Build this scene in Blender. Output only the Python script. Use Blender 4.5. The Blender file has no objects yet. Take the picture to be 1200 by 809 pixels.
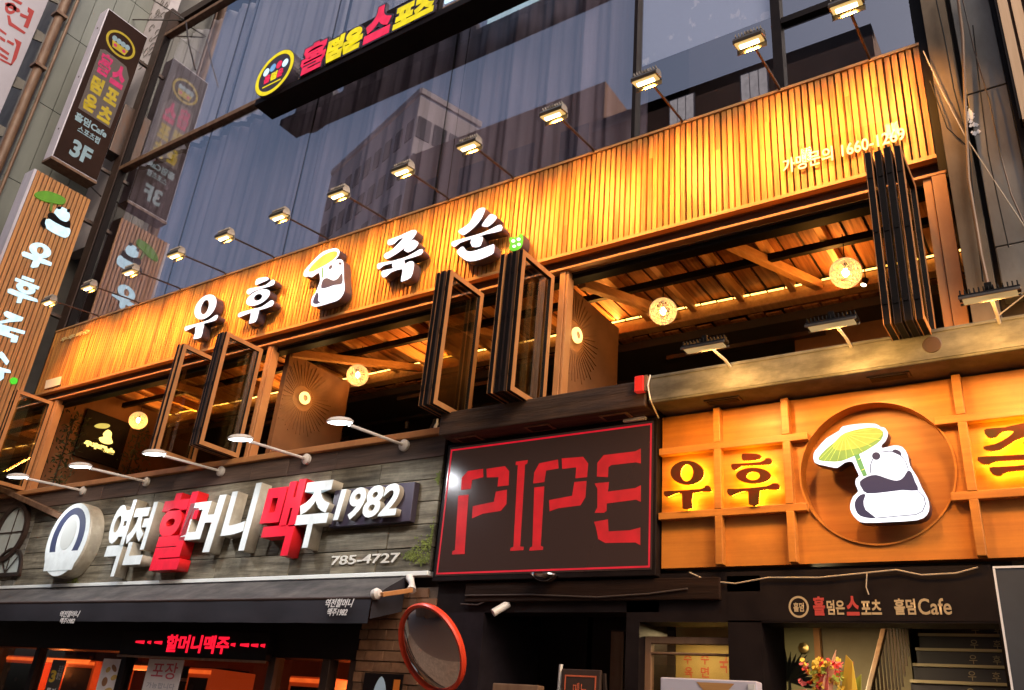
import bpy, bmesh, math, random
from mathutils import Vector, Matrix
random.seed(7)
R = math.radians
sc = bpy.context.scene
COL = sc.collection

# ------------------------------------------------------------------ camera, sky, sun, exposure
EYE = Vector((0.0, -6.0, 1.6))
YAW, PITCH, ROLL, FPX = -0.629207690242457, 0.43200949158922913, 0.09187064259826808, 986.9916578890137
cf = Vector((math.sin(YAW)*math.cos(PITCH), math.cos(YAW)*math.cos(PITCH), math.sin(PITCH)))
r0 = Vector((math.cos(YAW), -math.sin(YAW), 0)); u0 = r0.cross(cf)
cr = math.cos(ROLL)*r0 + math.sin(ROLL)*u0
cu = -math.sin(ROLL)*r0 + math.cos(ROLL)*u0
cam = bpy.data.objects.new('camera', bpy.data.cameras.new('camera')); COL.objects.link(cam)
mw = Matrix((cr, cu, -cf)).transposed().to_4x4(); mw.translation = EYE
cam.matrix_world = mw
cam.data.sensor_width = 36; cam.data.lens = FPX/1200*36; cam.data.clip_end = 2000; cam.data.clip_start = 0.05
sc.camera = cam
w = bpy.data.worlds.new('World'); sc.world = w; w.use_nodes = True
nt = w.node_tree; bg = nt.nodes['Background']
sky = nt.nodes.new('ShaderNodeTexSky'); sky.sky_type = 'NISHITA'; sky.sun_disc = False
SUN_EL, SUN_ROT = R(36), R(125)
sky.sun_elevation = SUN_EL; sky.sun_rotation = SUN_ROT; sky.air_density = 0.8; sky.dust_density = 6.0; sky.ozone_density = 0.6
nt.links.new(sky.outputs[0], bg.inputs[0]); bg.inputs[1].default_value = 0.085
sl = bpy.data.lights.new('sun', 'SUN'); sl.energy = 0.15; sl.angle = R(60); sl.color = (1, .9, .8)
sun = bpy.data.objects.new('sun', sl); COL.objects.link(sun)
sd = Vector((math.sin(SUN_ROT)*math.cos(SUN_EL), math.cos(SUN_ROT)*math.cos(SUN_EL), math.sin(SUN_EL)))
sun.rotation_euler = (-sd).to_track_quat('-Z', 'Y').to_euler()
sc.view_settings.view_transform = 'Standard'; sc.view_settings.look = 'None'
sc.view_settings.exposure = 1.3; sc.view_settings.gamma = 1.0
try:
    sc.cycles.use_denoising = True; sc.cycles.sample_clamp_indirect = 6; sc.cycles.max_bounces = 8
    sc.cycles.transparent_max_bounces = 24; sc.cycles.caustics_reflective = False; sc.cycles.caustics_refractive = False
except Exception: pass

# ------------------------------------------------------------------ measuring: a pixel of the 1200 px photograph on a true plane
def ray(px, py): return cf + (px-600)/FPX*cr - (py-404.5)/FPX*cu
def at(px, py, Y=0.0):
    d = ray(px, py); return EYE + d*((Y-EYE.y)/d.y)
def atx(px, py, X):
    d = ray(px, py); return EYE + d*((X-EYE.x)/d.x)
def atz(px, py, Z):
    d = ray(px, py); return EYE + d*((Z-EYE.z)/d.z)

# ------------------------------------------------------------------ objects
WORLD = {}
def setp(o, label=None, cat=None, group=None, kind=None):
    if label: o['label'] = label
    if cat: o['category'] = cat
    if group: o['group'] = group
    if kind: o['kind'] = kind
    return o
def thing(name, label, cat, loc=(0, 0, 0), group=None):
    o = bpy.data.objects.new(name, None); COL.objects.link(o); o.empty_display_size = .1
    o.location = loc; WORLD[o] = Vector(loc)
    return setp(o, label, cat, group)
def link(name, mesh, parent=None, loc=None):
    """mesh is in world coordinates unless loc (relative to the parent) is given"""
    o = bpy.data.objects.new(name, mesh); COL.objects.link(o)
    pw = WORLD.get(parent, Vector((0, 0, 0))) if parent else Vector((0, 0, 0))
    if parent: o.parent = parent
    if loc is None:
        o.location = -pw; WORLD[o] = Vector((0, 0, 0))
    else:
        o.location = loc; WORLD[o] = pw + Vector(loc)
    return o
def clone(root, loc, label=None, group=None):
    def cp(o, par):
        c = o.copy(); COL.objects.link(c)
        if par: c.parent = par
        for ch in o.children: cp(ch, c)
        return c
    r = cp(root, None); r.location = loc; WORLD[r] = Vector(loc)
    return setp(r, label, None, group)

class MB:
    def __init__(s): s.v = []; s.f = []; s.m = []
    def quadbox(s, P, mi=0):
        n = len(s.v); s.v += [tuple(p) for p in P]
        for f in ((0,3,2,1),(4,5,6,7),(0,1,5,4),(1,2,6,5),(2,3,7,6),(3,0,4,7)):
            s.f.append([n+i for i in f]); s.m.append(mi)
    def box(s, x0, x1, y0, y1, z0, z1, mi=0):
        x0, x1 = min(x0,x1), max(x0,x1); y0, y1 = min(y0,y1), max(y0,y1); z0, z1 = min(z0,z1), max(z0,z1)
        s.quadbox([(x0,y0,z0),(x1,y0,z0),(x1,y1,z0),(x0,y1,z0),(x0,y0,z1),(x1,y0,z1),(x1,y1,z1),(x0,y1,z1)], mi)
        return s
    def bar(s, a, b, w, h, up=(0,0,1), mi=0):
        a = Vector(a); b = Vector(b); d = (b-a).normalized(); x = d.cross(Vector(up))
        if x.length < 1e-4: x = d.cross(Vector((1,0,0)))
        x.normalize(); y = x.cross(d); x *= w/2; y *= h/2
        s.quadbox([a-x-y, a+x-y, a+x+y, a-x+y, b-x-y, b+x-y, b+x+y, b-x+y], mi); return s
    def tube(s, pts, r, n=8, mi=0, cap=True):
        pts = [Vector(p) for p in pts]; rings = []
        prev = None
        for i, p in enumerate(pts):
            d = (pts[min(i+1, len(pts)-1)] - pts[max(i-1, 0)]).normalized()
            if prev is None:
                x = d.orthogonal().normalized()
            else:
                x = (prev - d*prev.dot(d)); x = x.normalized() if x.length > 1e-6 else d.orthogonal().normalized()
            prev = x; y = d.cross(x)
            rr = r[i] if isinstance(r, (list, tuple)) else r
            k = len(s.v); rings.append(k)
            for j in range(n):
                a = 2*math.pi*j/n; s.v.append(tuple(p + (x*math.cos(a) + y*math.sin(a))*rr))
        for i in range(len(pts)-1):
            for j in range(n):
                a, b = rings[i], rings[i+1]
                s.f.append([a+j, a+(j+1) % n, b+(j+1) % n, b+j]); s.m.append(mi)
        if cap:
            s.f.append([rings[0]+j for j in range(n)][::-1]); s.m.append(mi)
            s.f.append([rings[-1]+j for j in range(n)]); s.m.append(mi)
        return s
    def lathe(s, prof, c, axis, n=32, mi=0):
        """prof: (radius, height along axis) pairs"""
        c = Vector(c); d = Vector(axis).normalized(); x = d.orthogonal().normalized(); y = d.cross(x); rings = []
        for r, h in prof:
            rings.append(len(s.v))
            for j in range(n):
                a = 2*math.pi*j/n; s.v.append(tuple(c + d*h + (x*math.cos(a)+y*math.sin(a))*max(r, 1e-5)))
        for i in range(len(prof)-1):
            for j in range(n):
                a, b = rings[i], rings[i+1]
                s.f.append([a+j, a+(j+1) % n, b+(j+1) % n, b+j]); s.m.append(mi)
        return s
    def face(s, pts, mi=0):
        n = len(s.v); s.v += [tuple(p) for p in pts]; s.f.append(list(range(n, n+len(pts)))); s.m.append(mi); return s
    def prism(s, pts, d, mi=0):
        """closed polygon swept by vector d"""
        d = Vector(d); P = [Vector(p) for p in pts]; k = len(P); n = len(s.v)
        s.v += [tuple(p) for p in P] + [tuple(p+d) for p in P]
        s.f.append(list(range(n, n+k))); s.m.append(mi); s.f.append(list(range(n+2*k-1, n+k-1, -1))); s.m.append(mi)
        for i in range(k):
            j = (i+1) % k; s.f.append([n+j, n+i, n+k+i, n+k+j]); s.m.append(mi)
        return s
    def mesh(s, name, mats, smooth=False, off=None):
        me = bpy.data.meshes.new(name)
        vs = s.v if off is None else [tuple(Vector(v)-Vector(off)) for v in s.v]
        me.from_pydata(vs, [], s.f)
        for m in (mats if isinstance(mats, (list, tuple)) else [mats]): me.materials.append(m)
        me.polygons.foreach_set('material_index', s.m)
        bm = bmesh.new(); bm.from_mesh(me); bmesh.ops.recalc_face_normals(bm, faces=bm.faces); bm.to_mesh(me); bm.free()
        if smooth:
            me.polygons.foreach_set('use_smooth', [True]*len(me.polygons))
            try: me.set_sharp_from_angle(angle=R(40))
            except Exception: pass
        me.update(); return me
    def build(s, name, mats, parent=None, smooth=False, bevel=0):
        o = link(name, s.mesh(name, mats, smooth), parent)
        if bevel:
            b = o.modifiers.new('bevel', 'BEVEL'); b.width = bevel; b.segments = 2; b.limit_method = 'ANGLE'
        return o
def box(name, mat, parent, x0, x1, y0, y1, z0, z1, bevel=0):
    return MB().box(x0,x1,y0,y1,z0,z1).build(name, mat, parent, bevel=bevel)
def struct(o): return setp(o, kind='structure')

# flat shapes with holes, and lettering -------------------------------------------------
# planes: 'front' faces the street (-Y): local x -> X, local y -> Z.  'side' faces +X: local x -> Y, local y -> Z
def frame_co(co, plane, pos):
    x, y, z = co
    if plane == 'front': return (x, pos - z, y)
    if plane == 'side': return (pos + z, x, y)
    if plane == 'down': return (x, y, pos)
def finish(me, plane, pos, mats):
    for v in me.vertices: v.co = frame_co(v.co, plane, pos)
    me.materials.clear()
    mats = mats if isinstance(mats, (list, tuple)) else [mats]
    for m in mats: me.materials.append(m)
    if len(mats) > 1:
        me.update()
        nn = Vector((0,-1,0)) if plane == 'front' else Vector((1,0,0))
        for p in me.polygons: p.material_index = 0 if p.normal.dot(nn) > .9 else 1
    else:
        for p in me.polygons: p.material_index = 0
    me.update(); return me
def from_curve(cu_):
    o = bpy.data.objects.new('tmp', cu_); COL.objects.link(o)
    dg = bpy.context.evaluated_depsgraph_get(); dg.update()
    me = bpy.data.meshes.new_from_object(o.evaluated_get(dg))
    bpy.data.objects.remove(o); bpy.data.curves.remove(cu_)
    return me
def smooth_loop(pts, k):
    if k <= 1: return pts
    out = []; n = len(pts)
    for i in range(n):
        p0, p1, p2, p3 = (Vector(pts[(i+j-1) % n]) for j in range(4))
        for t in range(k):
            t /= k
            out.append(tuple(.5*((2*p1)+(p2-p0)*t+(2*p0-5*p1+4*p2-p3)*t*t+(3*p1-p0-3*p2+p3)*t**3)))
    return out
def shape(name, loops, depth, face_pos, mats, parent=None, plane='front', sm=1, off=0.0):
    """loops: 2-d polygons in the plane (even-odd holes); extruded backwards by depth from the face position"""
    c = bpy.data.curves.new('tmp', 'CURVE'); c.dimensions = '2D'; c.fill_mode = 'BOTH'; c.extrude = depth/2; c.offset = off
    for L in loops:
        L = smooth_loop([tuple(p[:2]) for p in L], sm)
        s = c.splines.new('POLY'); s.points.add(len(L)-1); s.use_cyclic_u = True
        for i, p in enumerate(L): s.points[i].co = (p[0], p[1], 0, 1)
    me = from_curve(c); me.name = name
    d = depth/2
    pos = face_pos + d if plane == 'front' else face_pos - d
    return link(name, finish(me, plane, pos, mats), parent)
def pxs(pts, Y, plane='front', X=None):
    """pixels -> 2-d points on plane Y (front) or X (side)"""
    if plane == 'front': return [(p.x, p.z) for p in (at(a, b, Y) for a, b in pts)]
    return [(p.y, p.z) for p in (atx(a, b, X) for a, b in pts)]
def zz(ox, oy, s, pts): return [(ox+x/s, oy+y/s) for x, y in pts]
def ell(cx, cy, rx, ry, n=32, rot=0.0):
    c, s = math.cos(rot), math.sin(rot)
    return [(cx+rx*math.cos(a)*c-ry*math.sin(a)*s, cy+rx*math.cos(a)*s+ry*math.sin(a)*c) for a in (2*math.pi*i/n for i in range(n))]
def text(name, body, x0, x1, z0, z1, face_pos, depth, mats, parent=None, plane='front', bold=0.0, shear=0.0, mirror=False):
    """lettering fitted into a rectangle of its plane"""
    c = bpy.data.curves.new('tmp', 'FONT'); c.body = body; c.size = 1; c.offset = bold; c.shear = shear; c.resolution_u = 4
    c.extrude = .5 if depth > 0 else 0
    c.space_line = .95
    me = from_curve(c); me.name = name
    xs = [v.co.x for v in me.vertices]; ys = [v.co.y for v in me.vertices]
    ax, bx, ay, by = min(xs), max(xs), min(ys), max(ys)
    for v in me.vertices:
        v.co = (x0+(v.co.x-ax)/(bx-ax)*(x1-x0), z0+(v.co.y-ay)/(by-ay)*(z1-z0), (v.co.z-.5)*depth if depth > 0 else 0)
    return link(name, finish(me, plane, face_pos, mats), parent)

# ------------------------------------------------------------------ materials
def mat(name, col, rough=.5, metal=0.0, col2=None, nscale=(4,4,4), amount=1.0, bump=0.0, rnd=0.0, emit=None, es=0.0, spec=.5, lo=.35, hi=.65, coord='Object', coat=0.0, dirt=0.0, dscale=1.3):
    m = bpy.data.materials.new(name); m.use_nodes = True; nt = m.node_tree; N = nt.nodes; L = nt.links
    b = N['Principled BSDF']; b.inputs['Roughness'].default_value = rough; b.inputs['Metallic'].default_value = metal
    b.inputs['Base Color'].default_value = (*col, 1); b.inputs['Specular IOR Level'].default_value = spec
    b.inputs['Coat Weight'].default_value = coat
    if emit:
        b.inputs['Emission Color'].default_value = (*emit, 1); b.inputs['Emission Strength'].default_value = es
    if col2 or bump or rnd:
        tc = N.new('ShaderNodeTexCoord'); mp = N.new('ShaderNodeMapping'); mp.inputs['Scale'].default_value = nscale
        src = tc.outputs[coord]
        oi = N.new('ShaderNodeObjectInfo')
        if rnd:
            ad = N.new('ShaderNodeVectorMath'); ad.operation = 'ADD'; ml = N.new('ShaderNodeMath'); ml.operation = 'MULTIPLY'; ml.inputs[1].default_value = 37.0
            L.new(oi.outputs['Random'], ml.inputs[0]); L.new(src, ad.inputs[0]); L.new(ml.outputs[0], ad.inputs[1]); src = ad.outputs[0]
        L.new(src, mp.inputs[0])
        nz = N.new('ShaderNodeTexNoise'); nz.inputs['Scale'].default_value = 1; nz.inputs['Detail'].default_value = 7; nz.inputs['Roughness'].default_value = .6
        L.new(mp.outputs[0], nz.inputs['Vector'])
        cur = None
        if col2:
            mr = N.new('ShaderNodeMapRange'); mr.inputs[1].default_value = lo; mr.inputs[2].default_value = hi; mr.inputs[4].default_value = amount
            L.new(nz.outputs['Fac'], mr.inputs[0])
            mx = N.new('ShaderNodeMix'); mx.data_type = 'RGBA'; mx.inputs[6].default_value = (*col, 1); mx.inputs[7].default_value = (*col2, 1)
            L.new(mr.outputs[0], mx.inputs[0]); cur = mx.outputs[2]
        if dirt and cur:
            n2 = N.new('ShaderNodeTexNoise'); n2.inputs['Scale'].default_value = dscale; n2.inputs['Detail'].default_value = 9; n2.inputs['Roughness'].default_value = .68
            L.new(src, n2.inputs['Vector'])
            m2 = N.new('ShaderNodeMapRange'); m2.inputs[1].default_value = .36; m2.inputs[2].default_value = .62; m2.inputs[3].default_value = 1-dirt; m2.inputs[4].default_value = 1
            L.new(n2.outputs['Fac'], m2.inputs[0])
            vm = N.new('ShaderNodeVectorMath'); vm.operation = 'SCALE'; L.new(cur, vm.inputs[0]); L.new(m2.outputs[0], vm.inputs['Scale']); cur = vm.outputs[0]
        if rnd:
            hs = N.new('ShaderNodeHueSaturation'); r2 = N.new('ShaderNodeMapRange'); r2.inputs[3].default_value = 1-rnd; r2.inputs[4].default_value = 1+rnd
            L.new(oi.outputs['Random'], r2.inputs[0]); L.new(r2.outputs[0], hs.inputs['Value'])
            if cur: L.new(cur, hs.inputs['Color'])
            else: hs.inputs['Color'].default_value = (*col, 1)
            cur = hs.outputs[0]
        if cur: L.new(cur, b.inputs['Base Color'])
        if bump:
            bp = N.new('ShaderNodeBump'); bp.inputs['Strength'].default_value = bump; bp.inputs['Distance'].default_value = .02
            L.new(nz.outputs['Fac'], bp.inputs['Height']); L.new(bp.outputs[0], b.inputs['Normal'])
        # roughness breaks up with the same noise
        rr = N.new('ShaderNodeMapRange'); rr.inputs[3].default_value = max(.02, rough-.12); rr.inputs[4].default_value = min(1, rough+.12)
        L.new(nz.outputs['Fac'], rr.inputs[0]); L.new(rr.outputs[0], b.inputs['Roughness'])
    return m
def glow(name, col, s):
    m = mat(name, (.02,.02,.02), .5, emit=col, es=s, spec=.15); N = m.node_tree.nodes; L = m.node_tree.links
    tc = N.new('ShaderNodeTexCoord'); nz = N.new('ShaderNodeTexNoise'); nz.inputs['Scale'].default_value = 9; nz.inputs['Detail'].default_value = 3
    mr = N.new('ShaderNodeMapRange'); mr.inputs[1].default_value = .3; mr.inputs[2].default_value = .7; mr.inputs[3].default_value = s*.80; mr.inputs[4].default_value = s*1.12
    L.new(tc.outputs['Object'], nz.inputs['Vector']); L.new(nz.outputs['Fac'], mr.inputs[0]); L.new(mr.outputs[0], N['Principled BSDF'].inputs['Emission Strength'])
    return m
def glass(name, tint, refl, rough=0.0, ior=1.5, rcol=(1,1,1)):
    m = bpy.data.materials.new(name); m.use_nodes = True; nt = m.node_tree; N = nt.nodes; L = nt.links
    N.remove(N['Principled BSDF']); out = N['Material Output']
    tr = N.new('ShaderNodeBsdfTransparent'); tr.inputs[0].default_value = (*tint, 1)
    gl = N.new('ShaderNodeBsdfGlossy'); gl.inputs['Roughness'].default_value = rough; gl.inputs[0].default_value = (*rcol, 1)
    fr = N.new('ShaderNodeFresnel'); fr.inputs[0].default_value = ior
    ad = N.new('ShaderNodeMath'); ad.operation = 'ADD'; ad.use_clamp = True; ad.inputs[1].default_value = refl
    mx = N.new('ShaderNodeMixShader'); L.new(fr.outputs[0], ad.inputs[0])
    ge = N.new('ShaderNodeNewGeometry'); iv = N.new('ShaderNodeMath'); iv.operation = 'SUBTRACT'; iv.inputs[0].default_value = 1; L.new(ge.outputs['Backfacing'], iv.inputs[1])
    ml = N.new('ShaderNodeMath'); ml.operation = 'MULTIPLY'; L.new(ad.outputs[0], ml.inputs[0]); L.new(iv.outputs[0], ml.inputs[1]); L.new(ml.outputs[0], mx.inputs[0])  # the pane reflects at its outer face only
    L.new(tr.outputs[0], mx.inputs[1]); L.new(gl.outputs[0], mx.inputs[2]); L.new(mx.outputs[0], out.inputs[0])
    return m
VG = (28, 28, 1.3); XG = (1.3, 28, 28); YG = (28, 1.3, 28)
m_slat = mat('slat_wood', (.55,.245,.05), .5, col2=(.34,.10,.016), nscale=(26,26,1.6), bump=.15, rnd=.30, lo=.42, hi=.66)
m_slat_back = mat('slat_backing', (.10,.045,.015), .7, col2=(.06,.025,.01), nscale=VG)
m_trim = mat('trim_wood', (.50,.26,.09), .45, col2=(.36,.16,.05), nscale=XG, bump=.1)
m_blade = mat('blade_wood', (.58,.26,.085), .5, col2=(.34,.15,.055), nscale=VG, bump=.1, rnd=.12)
m_orange = mat('orange_panel_wood', (.57,.215,.032), .45, col2=(.42,.14,.018), nscale=(.8,22,26), bump=.05, lo=.3, hi=.72, dirt=.30, dscale=1.6)
m_batten = mat('batten_wood', (.54,.215,.038), .42, col2=(.42,.15,.024), nscale=XG, bump=.06, rnd=.12, dirt=.25, dscale=2.5)
m_old_beam = mat('old_dark_timber', (.075,.038,.020), .6, col2=(.035,.017,.010), nscale=(2.0,22,22), bump=.7, dirt=.4, dscale=3)
m_gutter = mat('weathered_sheet_metal', (.118,.115,.100), .6, metal=.0, col2=(.048,.045,.037), nscale=(3,3,9), bump=.1, lo=.38, hi=.62, dirt=.5, dscale=3)
m_bronze = mat('bronze_frame', (.50,.23,.085), .42, col2=(.40,.17,.06), nscale=(6,6,3))
m_gasket = mat('black_gasket', (.007,.005,.0045), .5, spec=.12)
m_black = mat('black_paint', (.007,.0045,.005), .55, col2=(.012,.008,.008), nscale=(5,5,5), spec=.12)
m_dkbrown = mat('dark_brown_paint', (.045,.022,.014), .55, col2=(.03,.014,.009), nscale=(4,4,4))
m_lamp_metal = mat('lamp_metal', (.20,.17,.14), .35, metal=.8, col2=(.14,.12,.10), nscale=(12,12,12))
m_arm = mat('lamp_arm_metal', (.05,.035,.03), .4, metal=.6)
m_white_metal = mat('white_enamel', (.70,.66,.62), .35, col2=(.58,.53,.48), nscale=(9,9,9))
m_glass_cw = glass('curtain_wall_glass', (.86,.86,.90), .27, ior=1.5, rcol=(1,.96,.98))
m_glass = glass('clear_glass', (.86,.83,.70), .10, ior=1.5)
m_shop_glass = glass('shop_glass', (.8,.78,.76), .03, ior=1.45)
m_curtain = mat('curtain_cloth', (.36,.30,.335), .95, col2=(.19,.155,.175), nscale=(3.5,3.5,.10), lo=.36, hi=.64)  # upright dark streaks put fold shade and water staining into the colour
m_curtain_pale = mat('pale_curtain_cloth', (.52,.51,.53), .95, col2=(.36,.35,.38), nscale=(3.5,3.5,.10))  # paler cloth with the same painted fold streaks
m_room = mat('room_wall', (.22,.095,.035), .7, col2=(.17,.07,.025), nscale=(3,3,3))
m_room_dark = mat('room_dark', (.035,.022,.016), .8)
m_plank = mat('ceiling_plank', (.36,.14,.036), .65, col2=(.16,.05,.012), nscale=YG, bump=.2, rnd=.25)
m_rafter = mat('rafter_wood', (.56,.29,.11), .55, col2=(.42,.20,.07), nscale=YG, bump=.15)
m_concrete = mat('stained_concrete', (.17,.125,.085), .85, col2=(.08,.055,.035), nscale=(2.2,2.2,1.1), bump=.3, lo=.35, hi=.7)
m_concrete2 = mat('grey_render', (.25,.23,.20), .75, col2=(.16,.145,.13), nscale=(1.6,1.6,1.0), bump=.2)
m_steel = mat('dark_steel', (.05,.045,.045), .4, metal=.6, col2=(.08,.045,.03), nscale=(8,8,3))
m_rust = mat('rusty_brown_paint', (.20,.115,.065), .55, col2=(.13,.065,.035), nscale=(10,10,3), bump=.15)
m_white = mat('white_acrylic', (.75,.74,.76), .35)
m_lit_white = glow('lit_white_face', (.92,.91,1.0), .78)
m_lit_cyan = glow('lit_cool_white_face', (.62,.88,1.0), .58)
m_letter_side = mat('letter_return', (.045,.035,.055), .4)
m_lit_black = mat('printed_charcoal', (.018,.017,.03), .5, emit=(.09,.085,.18), es=.2, spec=.1)
m_asphalt = mat('brown_street_paving', (.115,.062,.040), .9, col2=(.07,.038,.026), nscale=(30,30,30), bump=.2)
m_paving = mat('paving_stone', (.18,.115,.075), .85, col2=(.12,.075,.05), nscale=(6,6,6), bump=.1, rnd=.1)
# ------------------------------------------------------------------ the setting
GROUND = struct(MB().box(-200, 200, -200, 60, -.3, 0).build('ground', m_asphalt))
struct(box('pavement', m_paving, None, -17, 6, -1.6, .05, .004, .12))

# ------------------------------------------------------------------ the building
B = thing('shop_building', 'dark building with glazed upper storey, slatted fascia and open first floor', 'building', (-6.5, .1, 0))
XL, XR = -13.8, -.46
box('side_wall', m_dkbrown, B, XL-.25, XL, .12, 8, 0, 14.5)
box('side_wall', m_concrete, B, XR, XR+.2, .12, 8, 0, 14.5)
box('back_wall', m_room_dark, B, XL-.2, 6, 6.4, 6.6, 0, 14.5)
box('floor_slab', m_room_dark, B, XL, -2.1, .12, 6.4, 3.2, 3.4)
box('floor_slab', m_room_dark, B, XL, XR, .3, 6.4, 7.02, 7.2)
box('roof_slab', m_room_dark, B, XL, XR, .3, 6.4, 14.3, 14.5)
# curtain wall of the upper storeys
GY = .2
ZS = (7.04, 10.5, 13.78)
XS = (XL, -11.15, -8.5, -5.87, -3.2, -1.70, -.5)
for j in range(2):
    for i in range(6):
        if j == 1 and i > 3: continue
        box('glass_pane', m_glass_cw, B, XS[i]+.006, XS[i+1]-.006, GY, GY+.012, ZS[j]+.03, ZS[j+1]-.03)
for j, z in enumerate((10.5, 13.8)):
    MB().box(XL-.1, -3.2, GY-.07, GY+.05, z-.06, z+.03).box(XL-.1, -3.2, GY-.045, GY+.05, z+.032, z+.07).build('transom', m_rust, B, bevel=.008)
box('transom', m_black, B, -3.19, -.5, GY-.05, GY+.05, 10.4, 10.5)
box('transom', m_black, B, XL, -.5, GY-.05, GY+.05, 7.0, 7.065)
for i, x in enumerate(XS):
    wd = .05 if i in (0, 6) else (.045 if i == 5 else .006)
    if i == 4: wd = .02
    box('mullion', m_black, B, x-wd, x+wd, GY-(.06 if wd > .01 else .002), GY+(.06 if wd > .01 else .02), 7.06, 13.74 if i < 5 else 10.4)
# slanted cover strip and sash at the upper right pane
box('sash', m_black, B, -1.65, -.52, GY-.05, GY+.03, 7.98, 8.05)
# ------------------------------------------------------------------ curtains behind the glass: one pair of drops per bay
def curtain(x0, x1, z0, z1, label, y=.42, mt=None):
    n = int((x1-x0)/.02); me = MB(); ph = random.random()*9
    for k in range(n+1):
        x = x0+(x1-x0)*k/n
        yy = y + .05*math.sin(x*13+ph+.8*math.sin(x*3.1)) + .022*math.sin(x*37+ph*2) + .03*math.sin(x*5.3)
        me.v += [(x, yy, z0), (x, yy+.01*math.sin(x*13), (z0+z1)/2), (x, yy, z1)]
    for k in range(n):
        for q in (0, 1):
            a = k*3+q; me.f.append([a, a+3, a+4, a+1]); me.m.append(0)
    o = me.build('curtain', mt or m_curtain, None, smooth=True)
    setp(o, label, 'curtain', 'curtains drawn behind the upper windows')
curtain(XL+.1, -11.14, 7.2, 10.45, 'grey lilac curtain drawn behind the window beside the hanging signs')
curtain(-11.16, -8.49, 7.2, 10.45, 'grey lilac curtain behind the window left of the reflected tower')
curtain(-8.51, -5.86, 7.2, 10.45, 'grey lilac curtain behind the window that reflects a tall tower')
curtain(-5.88, -3.21, 7.2, 10.45, 'darker folded curtain left of the uncurtained pane', y=.45)
for a, b, s in ((XL+.1, -11.14, 'hanging signs'), (-11.16, -8.49, 'round emblem'), (-8.51, -5.86, 'red and yellow letters'), (-5.88, -3.21, 'white end of the top sign')):
    curtain(a, b, 10.6, 13.75, 'pale curtain in the upper window row above the '+s, mt=m_curtain_pale)
# frosted film on the bare pane
m_film = mat('frosted_film', (.62,.70,.82), .5, col2=(.93,.95,.97), nscale=(7,7,4.2), lo=.58, hi=.60, coord='Object')
o = box('window_film', m_film, B, -3.15, -1.76, GY+.02, GY+.024, 8.18, 10.38)
struct_room = box('partition', m_dkbrown, B, -3.2, XR, 1.6, 1.65, 7.2, 10.4)

# ------------------------------------------------------------------ slatted fascia
FX0, FX1, FZ0, FZ1 = -13.74, -.51, 5.88, 7.05
F = thing('slat_fascia', 'long lamp-lit fascia of narrow upright wooden slats below the curtain wall', 'fascia', (FX0, 0, FZ0))
box('backing_board', m_slat_back, F, FX0, FX1, .056, .075, FZ0, FZ1)
box('top_trim', m_trim, F, FX0, FX1, -.012, .055, FZ1-.028, FZ1+.0)
box('bottom_trim', m_trim, F, FX0, FX1, -.012, .055, FZ0, FZ0+.035)
box('end_cap', m_black, F, FX1, FX1+.06, -.01, .3, FZ0-.2, FZ1+.02)
box('soffit_board', m_dkbrown, F, FX0, FX1, .076, .3, FZ0-.012, FZ0+.012)
NS = 232; pitch = (FX1-FX0)/NS
SLH = FZ1-FZ0-.068
sm_ = MB().box(-.0203, .0203, 0, .045, 0, SLH).mesh('slat', m_slat)
butt = [(MB().box(-.0203, .0203, 0, .034, 0, SLH*f-.001).mesh('slat', m_slat), MB().box(-.0203, .0203, 0, .034, SLH*f+.001, SLH).mesh('slat', m_slat)) for f in (.3, .45, .62, .75)]
for i in range(NS):
    lo_ = ((i+.5)*pitch+random.uniform(-.003,.003), random.uniform(-.002,.004), .037)
    if i % 4 == 1:          # some slats are two lengths butted together
        for q, me in enumerate(random.choice(butt)): link('slat', me, F, loc=(lo_[0]+q*random.uniform(-.002,.002), lo_[1]+q*.002, lo_[2]))
    else: link('slat', sm_, F, loc=lo_)
# phone enquiry panel (clear plate with white lettering)
P0, P1 = at(917,197,-.03), at(1061,161,-.03)
ph = box('clear_plate', glass('clear_acrylic', (.95,.94,.91), 0.0, ior=1.12), F, P0.x-.03, P1.x+.06, -.022, -.016, 6.06, 6.36)
m_offwhite = mat('off_white_print', (.82,.76,.62), .5)
za = (at(918,208,-.03).z)
text('phone_text', '가맹문의 1660-1269', P0.x, P1.x, 6.105, 6.255, -.03, .008, m_offwhite, F, bold=.012)
text('small_text', '우후죽순', *sorted((at(70,401,-.02).x, at(103,394,-.02).x)), 6.78, 6.86, -.02, .006, mat('pale_yellow_print', (.75,.58,.25), .5), F, bold=.03)
nb = shape('notice', [pxs([(54,446),(72,441),(70,451),(52,456)], -.02)], .006, -.02, m_offwhite, F)

# channel letters: outlines follow the strokes of the lit faces
LY = -.15
def letter(ch, loops_list, label, sm=2):
    T = None
    allp = [p for L in loops_list for p in L[0]]
    c = at(sum(p[0] for p in allp)/len(allp), sum(p[1] for p in allp)/len(allp), LY)
    T = thing('channel_letter', label, 'sign letter', (c.x, 0, c.z), 'white channel letters on the slatted fascia')
    for loops in loops_list:
        shape('stroke', [pxs(L, LY) for L in loops], .12, LY, [m_lit_white, m_letter_side], T, sm=sm)
def ellpx(ox, oy, s, cx, cy, rx, ry, rot, n=28): return zz(ox, oy, s, ell(cx, cy, rx, ry, n, R(rot)))
s1 = 11.55; z1 = lambda p: zz(210, 340, s1, p)
letter('우', [
    [ellpx(210,340,s1, 355,230, 190,120,-53), ellpx(210,340,s1, 347,232, 102,48,-72)],
    [z1([(70,520),(95,490),(240,455),(400,405),(485,345),(525,345),(500,405),(430,430),(330,455),(225,490),(110,545),(80,555)])],
    [z1([(232,470),(333,440),(322,540),(295,640),(215,662),(190,655),(215,580)])]], 'leftmost white lit channel letter, a ring over a barred stem')
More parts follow.
